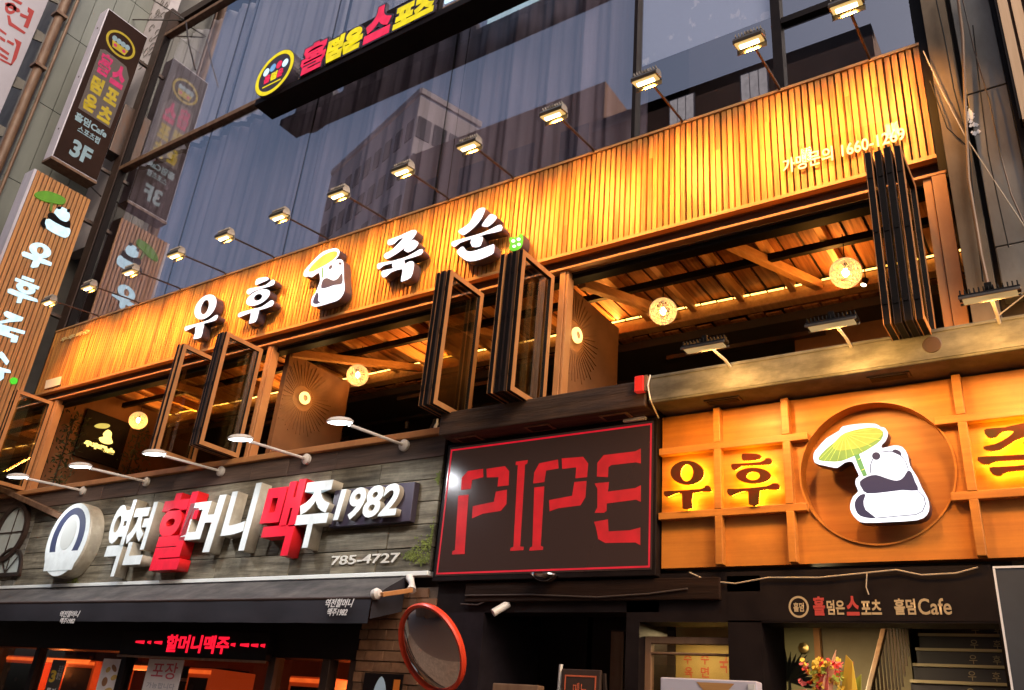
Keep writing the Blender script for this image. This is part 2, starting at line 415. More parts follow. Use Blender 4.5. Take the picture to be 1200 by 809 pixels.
s2 = 10.79; z2 = lambda p: zz(270, 315, s2, p)
letter('후', [
    [z2([(315,190),(330,135),(400,112),(470,108),(480,140),(400,175),(325,208)])],
    [z2([(205,290),(230,255),(330,235),(450,205),(520,145),(560,150),(545,205),(420,245),(300,285),(240,325),(210,315)])],
    [ellpx(270,315,s2, 350,365, 165,80,-28), ellpx(270,315,s2, 350,362, 56,38,-30)],
    [z2([(95,590),(120,555),(250,520),(400,480),(505,405),(545,410),(530,470),(380,520),(250,560),(150,600),(105,615)])],
    [z2([(268,520),(360,500),(350,590),(320,670),(250,692),(235,685),(255,600)])]], 'white lit channel letter between the ring letter and the panda emblem')
s4 = 10.11; z4 = lambda p: zz(430, 260, s4, p)
letter('죽', [
    [z4([(245,225),(265,210),(400,160),(530,100),(590,110),(560,180),(420,330),(300,410),(235,440),(200,415),(215,375),(300,330),(430,195),(370,215),(325,260),(270,278),(245,265)])],
    [z4([(440,325),(535,220),(580,225),(612,255),(570,320),(490,362),(455,345)])],
    [z4([(120,530),(140,490),(300,465),(480,410),(620,330),(662,335),(640,390),(450,450),(300,492),(200,520),(150,562),(125,555)])],
    [z4([(315,465),(440,440),(425,545),(310,560)])],
    [z4([(170,630),(185,580),(320,552),(420,520),(500,472),(555,480),(550,570),(520,660),(440,700),(402,705),(415,620),(415,560),(290,598),(230,650),(190,660)])]], 'white lit channel letter just right of the panda emblem')
s5 = 10.11; z5 = lambda p: zz(525, 235, s5, p)
letter('순', [
    [z5([(120,375),(140,345),(250,270),(310,150),(370,95),(425,88),(442,105),(400,210),(310,320),(200,405),(165,405)])],
    [z5([(400,292),(490,170),(545,170),(580,205),(530,270),(470,312),(430,308)])],
    [z5([(40,525),(55,485),(200,445),(420,380),(560,310),(630,290),(632,360),(450,400),(300,450),(150,500),(85,548),(50,540)])],
    [z5([(275,460),(408,430),(400,505),(370,548),(285,548)])],
    [z5([(105,605),(140,565),(180,548),(215,595),(280,605),(400,570),(520,525),(548,530),(545,600),(520,640),(380,700),(260,722),(180,690),(120,640)])]], 'rightmost white lit channel letter, beside the small green emblem')

# panda emblem (generic seated panda under a leaf umbrella)
m_leaf_lit = glow('lit_yellow_leaf', (.98,.82,.10), .42)
m_leaf2_lit = glow('lit_green_leaf', (.55,.74,.13), .36)
m_vein = mat('leaf_line', (.35,.45,.10), .5, emit=(.45,.55,.12), es=.25)
m_bamboo = glow('lit_bamboo', (.30,.70,.20), .32)
s3 = 8.99; z3 = lambda p: zz(345, 280, s3, p)
E1 = thing('panda_emblem', 'lit white panda emblem under a yellow umbrella on the slatted fascia', 'emblem', tuple(at(383,325,0)))
shape('lit_plate', [pxs(z3([(95,385),(110,330),(170,260),(270,160),(340,120),(430,100),(475,125),(465,180),(430,225),(470,215),(510,230),(520,300),(522,420),(530,500),(520,570),(470,640),(380,675),(250,712),(195,710),(175,685),(185,620),(220,570),(250,500),(270,440),(262,365),(230,372),(185,405),(150,395),(120,402)]), LY)], .12, LY, [m_lit_white, m_letter_side], E1, sm=3)
shape('umbrella_top', [pxs(z3([(150,340),(200,270),(300,180),(400,135),(450,140),(440,190),(360,255),(260,310),(190,345)]), LY)], .004, LY-.004, m_leaf_lit, E1, sm=3)
shape('dark_patch', [pxs(z3([(285,520),(300,440),(345,415),(410,440),(460,420),(502,365),(502,470),(420,488),(340,515)]), LY)], .004, LY-.004, m_lit_black, E1, sm=3)
shape('dark_patch', [pxs(z3([(198,660),(215,610),(240,565),(255,600),(250,650),(272,672),(235,688),(205,682)]), LY)], .004, LY-.004, m_lit_black, E1, sm=3)
for c in ((382,300,25,14,-55), (482,262,16,14,0)):
    shape('ear', [pxs(ellpx(345,280,s3,*c), LY)], .004, LY-.004, m_lit_black, E1)
shape('umbrella_stem', [pxs(z3([(288,312),(304,300),(303,408),(288,415)]), LY)], .004, LY-.004, m_bamboo, E1)
# little green emblem
E2 = thing('green_emblem', 'small lit green animal-head emblem with white marks right of the channel letters', 'emblem', tuple(at(605,286,0)))
m_green = glow('lit_green', (.09,.80,.03), .42)
shape('lit_plate', [pxs(z5([(722,475),(730,440),(765,432),(830,428),(840,400),(875,395),(892,420),(885,520),(850,575),(790,600),(735,592),(722,560),(735,510)]), LY)], .12, LY, [m_green, m_letter_side], E2, sm=2)
for q in ((775,482,22,18), (838,462,22,18), (785,545,22,16), (842,523,20,16)):
    shape('white_mark', [pxs(ellpx(525,235,s5,*q,-15), LY)], .004, LY-.004, m_lit_white, E2)

m_glass_lens = mat('unlit_lens', (.10,.085,.065), .2)
# ------------------------------------------------------------------ warm floodlights on arms along the fascia
def floodlight(x, lit=True, base_z=7.055, head_z=6.95, by=.02, shine=0):
    T = thing('floodlight', '', 'lamp', (x, 0, base_z))
    m = MB(); m.tube([(x, by, base_z-.02), (x, -.05, base_z), (x, -.78, head_z+.02)], .012, 8); m.box(x-.03, x+.03, by-.03, by+.03, base_z-.03, base_z+.01)
    m.build('arm', m_arm if lit else m_steel, T, smooth=True)
    m = MB(); hw = .125
    # sloping hood, open towards the wall below
    pr = [(-.86, head_z+.03), (-.78, head_z+.055), (-.72, head_z+.045), (-.705, head_z-.01), (-.72, head_z-.015), (-.88, head_z-.035), (-.895, head_z-.01)]
    m.prism([(x-hw, a, b) for a, b in pr], (2*hw, 0, 0))
    for k in range(9):
        xx = x-hw+.02+k*(2*hw-.04)/8; m.box(xx-.004, xx+.004, -.86, -.73, head_z+.04, head_z+.075)
    m.box(x-.03, x+.03, -.82, -.74, head_z+.05, head_z+.09)
    m.v = [(a, -.80+(b+.80)*.62, c) for a, b, c in m.v]
    h = m.build('lamp_head', m_lamp_metal, T, bevel=.004)
    n = Vector((0, .35, -1)).normalized()
    mm = MB(); mm.quadbox([(x-hw+.015, -.875, head_z-.052), (x+hw-.015, -.875, head_z-.052), (x+hw-.015, -.725, head_z-.030), (x-hw+.015, -.725, head_z-.030),
                            (x-hw+.015, -.875, head_z-.036), (x+hw-.015, -.875, head_z-.036), (x+hw-.015, -.725, head_z-.016), (x-hw+.015, -.725, head_z-.016)])
    mm.v = [(a, -.80+(b+.80)*.62, c) for a, b, c in mm.v]
    mm.build('lens', glow('lit_lens', (1,.62,.20), .35) if lit else m_glass_lens, T)
    mt = MB().box(x-.08, x+.08, -.82, -.785, head_z-.058, head_z-.046).build('led_tube', glow('lamp_filament', (1,.80,.42), 5) if lit else m_white, T)
    # glare shield hanging below the front edge
    MB().box(x-hw, x+hw, -.741, -.736, head_z-.07, head_z-.012).build('shield', m_lamp_metal, T)
    if lit or shine:
        L = bpy.data.lights.new('lamp_light', 'AREA'); L.shape = 'RECTANGLE'; L.size = .2; L.size_y = .1; L.spread = R(95); L.energy = shine or LAMP_W; L.color = (1, .43, .07) if lit else (1, .50, .12)
        lo = bpy.data.objects.new('lamp_light', L); COL.objects.link(lo); lo.parent = T
        lo.location = (0, -.79, head_z-.066-base_z); lo.rotation_euler = Vector((0, .80, -.50 if lit else -.75)).to_track_quat('-Z', 'X').to_euler()
    return T
def bar_floodlight(x, base_z, z, by, shine):
    T = thing('floodlight', '', 'lamp', (x, 0, base_z))
    m = MB(); m.tube([(x, by, base_z-.03), (x, -.4, base_z-.01), (x, -.76, z+.03)], .011, 8); m.build('arm', m_white_metal, T, smooth=True)
    m = MB(); hw = .165
    m.prism([(x-hw, a, b) for a, b in ((-.87, z+.018), (-.75, z+.036), (-.72, z+.026), (-.73, z+.002), (-.88, z-.012))], (2*hw, 0, 0))
    for k in range(13):
        xx = x-hw+.012+k*(2*hw-.024)/12; m.box(xx-.004, xx+.004, -.86, -.75, z+.022, z+.062)
    m.box(x-.02, x+.02, -.83, -.78, z+.03, z+.10)
    fl = lambda V: [(a, -.80+(b+.80)*.6, z+(c-z)*.8) for a, b, c in V]
    m.v = fl(m.v); m.build('lamp_head', m_gasket, T, bevel=.003)
    MB().box(x-hw, x+hw, -.858, -.85, z-.024, z-.006).box(x-hw, x+hw, -.762, -.756, z-.022, z-.006).build('rim', m_lamp_metal, T, bevel=.002)
    MB().box(x-hw+.02, x+hw-.02, -.845, -.765, z-.022, z-.012).build('lens', glow('dim_lens', (1,.66,.28), .18), T)
    L = bpy.data.lights.new('lamp_light', 'AREA'); L.shape = 'RECTANGLE'; L.size = .3; L.size_y = .1; L.energy = shine; L.color = (1, .50, .12)
    lo = bpy.data.objects.new('lamp_light', L); COL.objects.link(lo); lo.parent = T
    lo.location = (0, -.80, z-.036-base_z); lo.rotation_euler = Vector((0, .80, -.85)).to_track_quat('-Z', 'X').to_euler()
    return T
LAMP_W = 13.5

heads = [(992,8),(878,46),(757,94),(648,135),(549,174),(471,203),(396,230),(327,254),(263,277),(206,298),(153,317),(104,336),(58,352)]
names = ['near the right end above the phone number', 'second from the right end, before the dark window post', 'below the frosted window film', 'left of the frosted window film', 'in front of the reflected tower, right of it',
         'in front of the reflected tower corner', 'left of the reflected tower', 'above the gap between panda and barred letters', 'above the second channel letter', 'above the leftmost channel letter', 'in front of the reflected slatted sign', 'just right of the hanging slatted sign', 'leftmost, in front of the hanging slatted sign']
first = None
for (hx, hy), nm in zip(heads, names):
    p = atz(hx, hy+2, 6.93) if False else at(hx, hy, -.80)
    if first is None:
        first = floodlight(p.x); setp(first, 'warm lit floodlight on an arm '+nm, None, 'floodlights over the slatted fascia')
    else: clone(first, (p.x, 0, 7.055), 'warm lit floodlight on an arm '+nm)

# ------------------------------------------------------------------ first floor: header, sill, posts
WZ0, WZ1 = 4.27, 5.68
box('window_header', m_dkbrown, B, XL, XR, .08, .22, WZ1+.02, FZ0-.014)
MB().box(XL, XR, -.02, .068, WZ1+.035, WZ1+.062).build('head_track', m_bronze, B, bevel=.004)
MB().box(XL, XR, .08, .2, WZ1-.03, WZ1+.018).build('head_track', m_gasket, B)
MB().box(XL, -5.05, -.07, .25, WZ0-.09, WZ0-.02).build('window_sill', m_bronze, B, bevel=.008)
MB().box(-5.05, XR, -.0, .25, WZ0-.09, WZ0-.02).build('window_sill', m_bronze, B, bevel=.008)
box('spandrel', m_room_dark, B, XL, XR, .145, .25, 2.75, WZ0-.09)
for x in (-12.98, -8.06, -3.84, -.60):
    MB().box(x-.03, x+.03, .0, .07, WZ0-.02, WZ1+.03).box(x+.036, x+.06, .01, .12, WZ0-.02, WZ1+.03).build('window_post', m_bronze, B, bevel=.004)
    box('window_post', m_gasket, B, x-.034, x+.034, .072, .14, WZ0-.02, WZ1)
box('window_post', m_bronze, B, -.56, -.47, .0, .1, WZ0-.02, WZ1+.03)
box('window_post', m_bronze, B, -.565, -.47, -.02, .0, WZ0-.02, WZ1+.03)

# folding glass doors, pushed open in stacks that stick out over the street
SW = .56
def sash_mesh():
    fw, t = .052, .024
    m = MB()
    def ring(x0, x1, a, mi):
        m.box(x0, x1, -SW, -SW+fw, WZ0+a, WZ1-a, mi); m.box(x0, x1, -fw, 0, WZ0+a, WZ1-a, mi)
        m.box(x0, x1, -SW+fw, -fw, WZ0+a, WZ0+fw, mi); m.box(x0, x1, -SW+fw, -fw, WZ1-fw, WZ1-a, mi)
    ring(-.004, 0, 0, 0); ring(-t*2, -t*2+.004, 0, 0)
    ring(-t*2+.0045, -.0045, .003, 1)
    return m.mesh('sash', [m_bronze, m_gasket])
SASH = sash_mesh()
SASH_IN = sash_mesh(); SASH_IN.materials[0] = m_dkbrown
PANE = MB().box(-.028, -.020, -SW+.05, -.05, WZ0+.05, WZ1-.05).mesh('glass_pane', m_glass)
HINGE = MB().box(-.040, -.008, -SW-.006, -SW, 0, .05).mesh('hinge', m_gasket)
def stack(x, n, label, gap=.066):
    T = thing('folding_door', label, 'folding door', (x, 0, WZ0), 'open folding glass doors of the first floor')
    for k in range(n):
        s = link('sash', SASH if k in (0, n-1) else SASH_IN, T, loc=(-k*gap, -.012*(k % 2), -WZ0)); 
        link('glass_pane', PANE, s, loc=(0, 0, 0))
        for hz in (.15, .72, 1.18): link('hinge', HINGE, s, loc=(0, 0, WZ0+hz))
    return T
stack(-13.03, 2, 'leftmost stack of open folding glass doors beside the hanging slatted sign')
stack(-9.0, 2, 'left stack of folding glass doors below the leftmost channel letter')
stack(-8.17, 3, 'three stacked folding glass doors below the second channel letter')
stack(-4.78, 3, 'stack of folding glass doors below the rightmost channel letter')
stack(-3.93, 4, 'thick stack of folding glass doors under the green emblem')
stack(-.68, 4, 'rightmost stack of folding glass doors in front of the phone number')

# ------------------------------------------------------------------ first-floor interior
CZ = 6.25; LED_Y = 2.05
C = thing('plank_ceiling', 'warm lit ceiling of rough planks and rafters inside the open first floor', 'ceiling', (-7, .3, CZ))
pm = MB().box(0, .176, 0, LED_Y+.03-.25, 0, .02).mesh('plank', m_plank)
x = XL+.02; k = 0
while x < XR-.2:
    link('plank', pm, C, loc=(x+7, .25-.3, random.uniform(0, .012))); x += .205
box('ceiling_void', m_room_dark, C, XL, XR, .25, LED_Y+.4, CZ+.05, CZ+.08)
for i, x in enumerate([-12.9+.56*k for k in range(22)]):
    MB().box(x, x+.07, .24, LED_Y, CZ-.12, CZ-.002).build('rafter', m_rafter, C, bevel=.006)
for a, b in (((-3.80, .3, 5.72), (-3.55, LED_Y, 6.12)), ((-2.55, .3, 5.98), (-1.95, LED_Y, 6.14)), ((-8.0, .3, 5.72), (-7.4, LED_Y, 6.12)), ((-6.0, .3, 5.9), (-5.6, LED_Y, 6.12)), ((-11.2, .3, 5.9), (-11.0, LED_Y, 6.1))):
    MB().bar(a, b, .085, .10).build('brace', m_rafter, C, bevel=.006)
MB().bar((-13.2, 1.2, 6.08), (XR, 1.2, 6.08), .06, .075).build('steel_bar', m_gasket, C)
MB().box(XL, XR, LED_Y, LED_Y+.14, CZ-.21, CZ-.06).build('ledge_beam', m_rafter, C, bevel=.01)
m_strip = glow('led_strip', (1,.50,.10), 2.6)
strip = MB(); x = XL+.3
while x < XR-.3:
    strip.box(x, x+.17, LED_Y-.05, LED_Y-.03, CZ-.072+.008*math.sin(x*31), CZ-.060+.008*math.sin(x*31)); x += .19
strip.build('led_strip', m_strip, C)
for i in range(5):
    L = bpy.data.lights.new('strip_light', 'AREA'); L.shape = 'RECTANGLE'; L.size = 2.4; L.size_y = .05; L.energy = 16; L.color = (1, .40, .07)
    lo = bpy.data.objects.new('strip_light', L); COL.objects.link(lo); lo.parent = C
    lo.location = Vector((-12.3+i*2.65, LED_Y-.08, CZ-.13))-Vector((-7, .3, CZ)); lo.rotation_euler = Vector((0, -.55, .5)).to_track_quat('-Z', 'X').to_euler()
# plank ends of the roof hanging below the ledge, deeper in
ep = MB().box(0, .17, 0, .5, 0, .02).mesh('plank', m_plank)
x = XL+.02
while x < XR-.2:
    o_ = link('plank', ep, C, loc=(x+7, LED_Y+.16-.3, -.22+random.uniform(-.03,.01))); x += .2
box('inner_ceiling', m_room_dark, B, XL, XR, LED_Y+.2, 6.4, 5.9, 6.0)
for X, nm in ((-3.93, 'right'), (-7.98, 'left')):
    W = MB().box(X-.08, X, .27, 1.35, 3.4, 5.72).build('partition', m_room, B)
    rl = MB(); cy, czz = .60 if nm == 'left' else .42, 5.22
    for a in range(44):
        t = 2*math.pi*a/44; r_in, r_out = .16, .46+.03*math.sin(a*2.3)
        p = Vector((X+.004, cy+math.cos(t)*r_in, czz+math.sin(t)*r_in)); q = Vector((X+.004, cy+math.cos(t)*r_out, czz+math.sin(t)*r_out))
        if q.y < .29: q.y = .29
        if p.y < .29: continue
        rl.bar(p, q, .014, .012, up=(1, 0, 0))
    rl.build('sunburst_relief', m_room, W)
    T = thing('ring_lamp', 'glowing ring wall lamp on the brown partition '+('beside the thick door stack' if nm == 'right' else 'left of the middle dining room opening'), 'wall lamp', (X, cy, czz), 'ring lamps on the brown partitions')
    MB().lathe([(.045,.02),(.04,.05),(.045,.06),(.06,.065),(.078,.055),(.082,.035),(.078,.02),(.045,.02)], (X, cy, czz), (1,0,0), 28).build('ring', glow('ring_glow', (1,.58,.16), 1.2), T, smooth=True)
    MB().lathe([(0,.05),(.036,.05),(.038,.0)], (X, cy, czz), (1,0,0), 20).build('hub', m_dkbrown, T)
    L = bpy.data.lights.new('ring_light', 'POINT'); L.energy = 2.5; L.color = (1,.55,.16); L.shadow_soft_size = .08
    lo = bpy.data.objects.new('ring_light', L); COL.objects.link(lo); lo.parent = T; lo.location = (.13, 0, 0)
# brown box wall and counter deeper in the right bay
box('partition', m_room, B, at(930,380,2.6).x, at(1060,380,2.6).x, 2.6, 2.7, 3.4, at(930,338,2.6).z)
box('partition', m_room, B, -6.3, -5.6, 3.6, 3.7, 3.4, 5.9)
for x, y in ((-2.9, 3.2), (-6.9, 3.0), (-10.5, 3.0)):
    o = MB(); o.box(x-.9, x+.9, y, y+.08, 5.65, 5.7).box(x-.9, x+.9, y-.9, y-.82, 5.72, 5.77).build('ceiling_duct', m_steel, B)
# rattan ball pendants
m_rattan = mat('rattan_cane', (.62,.40,.13), .6, emit=(1,.68,.28), es=.26)  # cane glows a little itself, standing in for bulb light on it
m_bulb = glow('bulb', (1,.80,.45), 9)
def pendant(p, label):
    T = thing('pendant_lamp', label, 'pendant lamp', tuple(p), 'woven ball pendants of the dining room')
    rr = .142; m = MB(); rnd = random.Random(3)
    for k in range(46):
        n = Vector((rnd.gauss(0,1), rnd.gauss(0,1), rnd.gauss(0,1))).normalized(); a = n.orthogonal().normalized(); b = n.cross(a); h = rnd.uniform(-.55,.55)
        q = math.sqrt(1-h*h)*rr
        m.tube([p+n*h*rr+(a*math.cos(t)+b*math.sin(t))*q for t in [2*math.pi*j/20 for j in range(21)]], .0032, 4, cap=False)
    m.build('shade', m_rattan, T)
    MB().lathe([(0,.045),(.02,.04),(.032,.01),(.03,-.015),(.018,-.035),(0,-.04)], p, (0,0,1), 16).build('bulb', m_bulb, T, smooth=True)
    MB().tube([p+Vector((0,0,.04)), p+Vector((0,0,CZ-.09-p.z))], .005, 6).build('cord', m_gasket, T)
    L = bpy.data.lights.new('pendant_light', 'POINT'); L.energy = 4; L.color = (1,.46,.11); L.shadow_soft_size = .03
    lo = bpy.data.objects.new('pendant_light', L); COL.objects.link(lo); lo.parent = T; lo.location = (0, 0, -.05)
    return T
pp = [(162,493),(419,440),(777,365),(991,320)]
pl = ['by the glowing wall sign of the left bay', 'in the middle bay, right of its ring lamp', 'in the right bay nearest the thick door stack', 'in the right bay near the rightmost door stack']
first = pendant(at(*pp[0], 1.2), 'woven ball pendant lamp '+pl[0])
for q, l_ in zip(pp[1:], pl[1:]): clone(first, at(*q, 1.2), 'woven ball pendant lamp '+l_)

# left bay: wall with the glowing wall sign and plants
LW = MB().box(-13.4, -13.3, .27, 5.2, 3.4, 6.2).build('partition', m_room, B)
NS_ = thing('neon_sign', 'glowing yellow panda wall sign on a dark board in the left dining room', 'neon sign', (-13.3, 1.05, 5.4))
MB().box(-13.3, -13.26, .66, 1.46, 5.05, 5.85).build('board', m_black, NS_, bevel=.006)
m_neon = glow('warm_neon', (1,.68,.16), 1.0)
xs = lambda pts: pxs(zz(0,440,5.055,pts), 0, 'side', -13.25)
shape('panda_shape', [xs([(612,345),(640,322),(662,340),(660,370),(668,400),(640,408),(600,395),(588,370),(615,362)])], .01, -13.25, m_neon, NS_, plane='side', sm=3)
shape('umbrella_shape', [xs([(560,300),(590,285),(640,288),(652,302),(625,315),(580,312)])], .01, -13.25, glow('dim_neon', (.8,.6,.12), .4), NS_, plane='side', sm=3)
a, b = atx(503/5.055, 440+412/5.055, -13.25), atx(680/5.055, 440+450/5.055, -13.25)
text('lettering', '우후죽순', a.y-.02, b.y, 5.25, 5.35, -13.25, .01, m_neon, NS_, plane='side', bold=.075)
m_plant = mat('dark_leaves', (.045,.06,.02), .6, rnd=.2)
def wall_plant(y, z, h, label, wdt=.22):
    m = MB(); rnd = random.Random(int(y*100))
    for k in range(260):
        c = Vector((-13.22+rnd.uniform(-.02,.12), y+rnd.gauss(0,wdt*.5), z+rnd.uniform(0,h)))
        d = Vector((rnd.uniform(.1,1), rnd.gauss(0,1), rnd.gauss(.2,.8))).normalized()*rnd.uniform(.05,.11); s_ = d.orthogonal().normalized()*.012
        m.face([c, c+d*.5+s_, c+d, c+d*.5-s_])
    T = thing('wall_plant', label, 'plant', (-13.28, y, z))
    m.build('foliage', m_plant, T); MB().tube([(-13.25,y,z-.1),(-13.22,y,z+h*.9)], .012, 6).build('stem', m_dkbrown, T)
wall_plant(.48, 4.5, 1.2, 'dark leafy plant on the wall left of the glowing panda sign')
wall_plant(1.62, 4.6, 1.2, 'dark leafy plant on the wall right of the glowing panda sign')
# ducts and hoods hanging in the dark of the dining room
def duct(a, b, label):
    a, b = Vector(a), Vector(b)
    T = thing('exhaust_duct', label, 'duct', tuple(a))
    MB().tube([a, a.lerp(b,.5)+Vector((0,0,.03)), b], .085, 14).build('tube', m_steel, T, smooth=True)
    for t in (.1,.3,.5,.7,.9):
        p = a.lerp(b,t); d = (b-a).normalized()*.012; MB().tube([p-d, p+d], .094, 14).build('collar', m_lamp_metal, T, smooth=True)
duct((-7.1, 2.3, 5.5), (-5.5, 3.6, 5.75), 'ribbed dark exhaust duct hanging deep in the middle dining bay')
duct((-3.4, 2.6, 5.45), (-1.9, 3.4, 5.7), 'ribbed dark exhaust duct hanging deep in the right dining bay')
for x, y, l_ in ((-7.45, .75, 'cluster of small bottles on the sill left of the middle bay partition'), (-5.25, .12, 'small metal fixture on the sill beside the dark timber beam')):
    T = thing('sill_clutter', l_, 'clutter', (x, y, 4.25)); rr = random.Random(1)
    for k in range(6):
        MB().lathe([(0,0),(.03,0),(.03,.09),(.012,.13),(.012,.17),(0,.17)], (x+rr.uniform(-.15,.15), y+rr.uniform(-.05,.05), 4.255+rr.uniform(0,.02)), (0,0,1), 12).build('bottle', rr.choice([m_white_metal, m_gasket, m_rafter]), T, smooth=True)

p = at(1012, 334, 1.9)
T = thing('spot_lamp', 'small bright spot lamp hanging beside the pendant near the rightmost door stack', 'lamp', tuple(p))
MB().lathe([(.028,.0),(.034,.07),(.012,.085),(0,.085)], p, (.3,.2,1), 16).build('can', m_gasket, T, smooth=True)
MB().lathe([(0,-.006),(.027,-.002),(.027,.002)], p, (.3,.2,1), 16).build('bulb', glow('spot_bulb', (1,.82,.5), 6), T, smooth=True)
MB().tube([p+Vector((.02,.02,.08)), p+Vector((.02,.02,CZ-.05-p.z))], .006, 6).build('stem', m_gasket, T)
for y, l_ in ((2.9, 'black lighting track under the dark inner ceiling'), (3.9, 'black cable tray deep under the dark inner ceiling')):
    T = thing('ceiling_track', l_, 'track', (-7, y, 5.8)); MB().box(-13, -.6, y, y+.05, 5.78, 5.83).build('rail', m_steel, T)
    for k in range(9):
        x = -12.5+k*1.4; MB().lathe([(.03,0),(.035,.1),(0,.1)], (x, y+.02, 5.64), (.2,-.3,1), 12).build('spot_head', m_lamp_metal, T, smooth=True); MB().box(x-.008,x+.008,y+.01,y+.03,5.73,5.78).build('stem', m_steel, T)
# ------------------------------------------------------------------ timber beam and metal beam between the storeys
T = thing('timber_beam', 'old dark timber beam with recessed lamp frames above the red letter screen', 'beam', (-4.88, 0, 4.06))
MB().box(-4.90, -2.79, -.30, .06, 4.06, 4.285).build('beam', m_old_beam, T, bevel=.012)
for px in ((550,514),(633,501),(722,488)):
    p = atz(*px, 4.06)
    MB().box(p.x-.13, p.x+.13, p.y-.07, p.y+.07, 4.050, 4.059).build('lamp_frame', m_rust, T, bevel=.002)
    MB().box(p.x-.10, p.x+.10, p.y-.045, p.y+.045, 4.046, 4.0495).build('lamp_glass', m_gasket, T)
p = atz(744,491,4.05); box('white_clip', m_white, T, p.x-.1, p.x+.1, p.y-.02, p.y+.02, 4.03, 4.055)
m_redlamp = mat('red_lens', (.5,.02,.015), .25, emit=(1,.05,.03), es=.12)
T = thing('red_beacon', 'small red box lamp at the right end of the dark timber beam', 'lamp', tuple(at(755,452,-.3)))
p0, p1 = at(746,462,-.31), at(757,442,-.31)
MB().box(p0.x, p1.x, -.36, -.301, p0.z, p1.z).build('lens', m_redlamp, T, bevel=.008)
MB().box(p1.x+.002, p1.x+.03, -.35, -.301, p0.z, p1.z).build('housing', m_rust, T, bevel=.004)
T = thing('metal_beam', 'weathered sheet metal beam across the facade above the orange lattice sign', 'beam', (-2.74, 0, 4.07))
MB().box(-2.76, 1.3, -.30, .05, 4.075, 4.315).build('beam', m_gutter, T, bevel=.012)
for zx in (4.10, 4.29): MB().box(-2.755, 1.29, -.306, -.3005, zx-.006, zx+.006).build('seam', m_gutter, T)
p = at(1092,404,-.301)
MB().lathe([(0,.004),(.055,.004),(.06,0)], (p.x,-.301,p.z), (0,-1,0), 32).build('cover_disc', m_steel, T)
for x in (-2.2, -1.0, .3):
    MB().box(x-.14, x+.14, -.20, -.10, 4.066, 4.0745).build('lamp_frame', m_dkbrown, T, bevel=.002)
    MB().box(x-.12, x+.12, -.185, -.115, 4.061, 4.0655).build('lamp_glass', m_gasket, T)
setp(MB().tube([at(762,440,-.31), at(759,452,-.36), at(762,468,-.33), at(768,482,-.2), at(772,490,-.1)], .006, 6).build('cable', m_white_metal, None, smooth=True), 'pale cable looped round the end of the metal beam by the red beacon', 'cable')
# three dark floodlights on arms, shining down on the orange sign
lab = ['dark finned floodlight sticking out over the metal beam below the right pendant lamps', 'dark finned floodlight over the metal beam before the brown box wall', 'dark finned floodlight before the stained concrete pier on the right']
first = None
for (hx, hy), l_ in zip(((826,404),(975,380),(1160,347)), lab):
    p = at(hx, hy, -.80)
    if first is None: first = bar_floodlight(p.x, 4.30, 4.235, -.25, 12); setp(first, l_, None, 'dark floodlights above the metal beam'); fz = first.location.z
    else: clone(first, (p.x, 0, fz), l_)

# ------------------------------------------------------------------ orange lattice sign
OX0, OX1, OZ0, OZ1 = -2.775, 1.3, 2.84, 4.06
S = thing('lattice_sign', 'orange wood lattice sign board with backlit brown letters and a round recess', 'sign', (OX0, 0, OZ0))
circ = [(p.x, p.z) for p in (at(942,560),at(1117,550))]
ccx, ccz = -1.185, 3.455; crad = .50
shape('board', [[(OX0,OZ0),(OX1,OZ0),(OX1,OZ1),(OX0,OZ1)], ell(ccx,ccz,crad,crad,72)], .112, 0, m_orange, S)
shape('round_recess', [ell(ccx,ccz,crad+.03,crad+.03,48)], .02, .115, mat('disc_wood', (.40,.15,.028), .5, col2=(.30,.10,.016), nscale=(1.2,20,20), bump=.05), S)
ring = MB().lathe([(crad-.0,-.002),(crad,.014),(crad+.012,.014),(crad+.012,-.002)], (ccx,0,ccz), (0,-1,0), 72).build('round_rim', m_orange, S, smooth=True)
bt = .055; bd = .07
vx = [-2.29, -1.76, -.60, .45]; hz = [3.745, 3.225]
def clipv(x):
    d = abs(x-ccx)
    if d >= crad+.005: return [(OZ0+.002, OZ1-.002)]
    h = math.sqrt((crad+.012)**2-d*d); return [(OZ0+.002, ccz-h), (ccz+h, OZ1-.002)]
for x in vx:
    cuts = sorted([OZ0+.002, OZ1-.002]+[z+s*bt/2 for z in hz for s in (-1, 1)])
    for i in range(0, len(cuts), 2):
        MB().box(x-bt/2, x+bt/2, -bd, -.0005, cuts[i], cuts[i+1]).build('upright_batten', m_batten, S, bevel=.004)
for z in hz:
    h = math.sqrt((crad+.012)**2-(z-ccz)**2)
    for a, b in ((OX0, ccx-h), (ccx+h, OX1)):
        MB().box(a, b, -bd+.004, -.0005, z-bt/2, z+bt/2).build('cross_batten', m_batten, S, bevel=.004)
# backlit letters
m_brown_face = mat('brown_mirror_face', (.17,.028,.014), .2, metal=.3, col2=(.08,.04,.014), nscale=(6,6,6))
m_halo = glow('halo_led', (1,.52,.015), 13)
LYO = -.085
q6 = lambda p: zz(770, 520, 7.5, p)
def backlit(loops):
    o = shape('letter', [pxs(L, LYO) for L in loops], .02, LYO, m_brown_face, S, sm=2)
    shape('halo_strip', [pxs(L, LYO) for L in loops], .012, LYO+.022, m_halo, o, sm=2, off=-.004)
backlit([q6(ell(262,255,145,105,36)), q6(ell(260,255,57,76,30))])
backlit([q6([(62,420),(150,415),(390,398),(420,372),(455,370),(470,400),(462,418),(310,432),(305,555),(290,568),(222,570),(218,440),(150,440),(100,462),(68,462)])])
backlit([q6([(745,95),(775,85),(880,90),(910,105),(905,125),(860,142),(760,147),(745,130)])])
backlit([q6([(652,180),(720,176),(910,160),(955,130),(995,128),(1005,160),(985,180),(870,188),(740,195),(690,228),(660,225)])])
backlit([q6(ell(845,280,152,68,36)), q6(ell(842,283,60,38,28))])
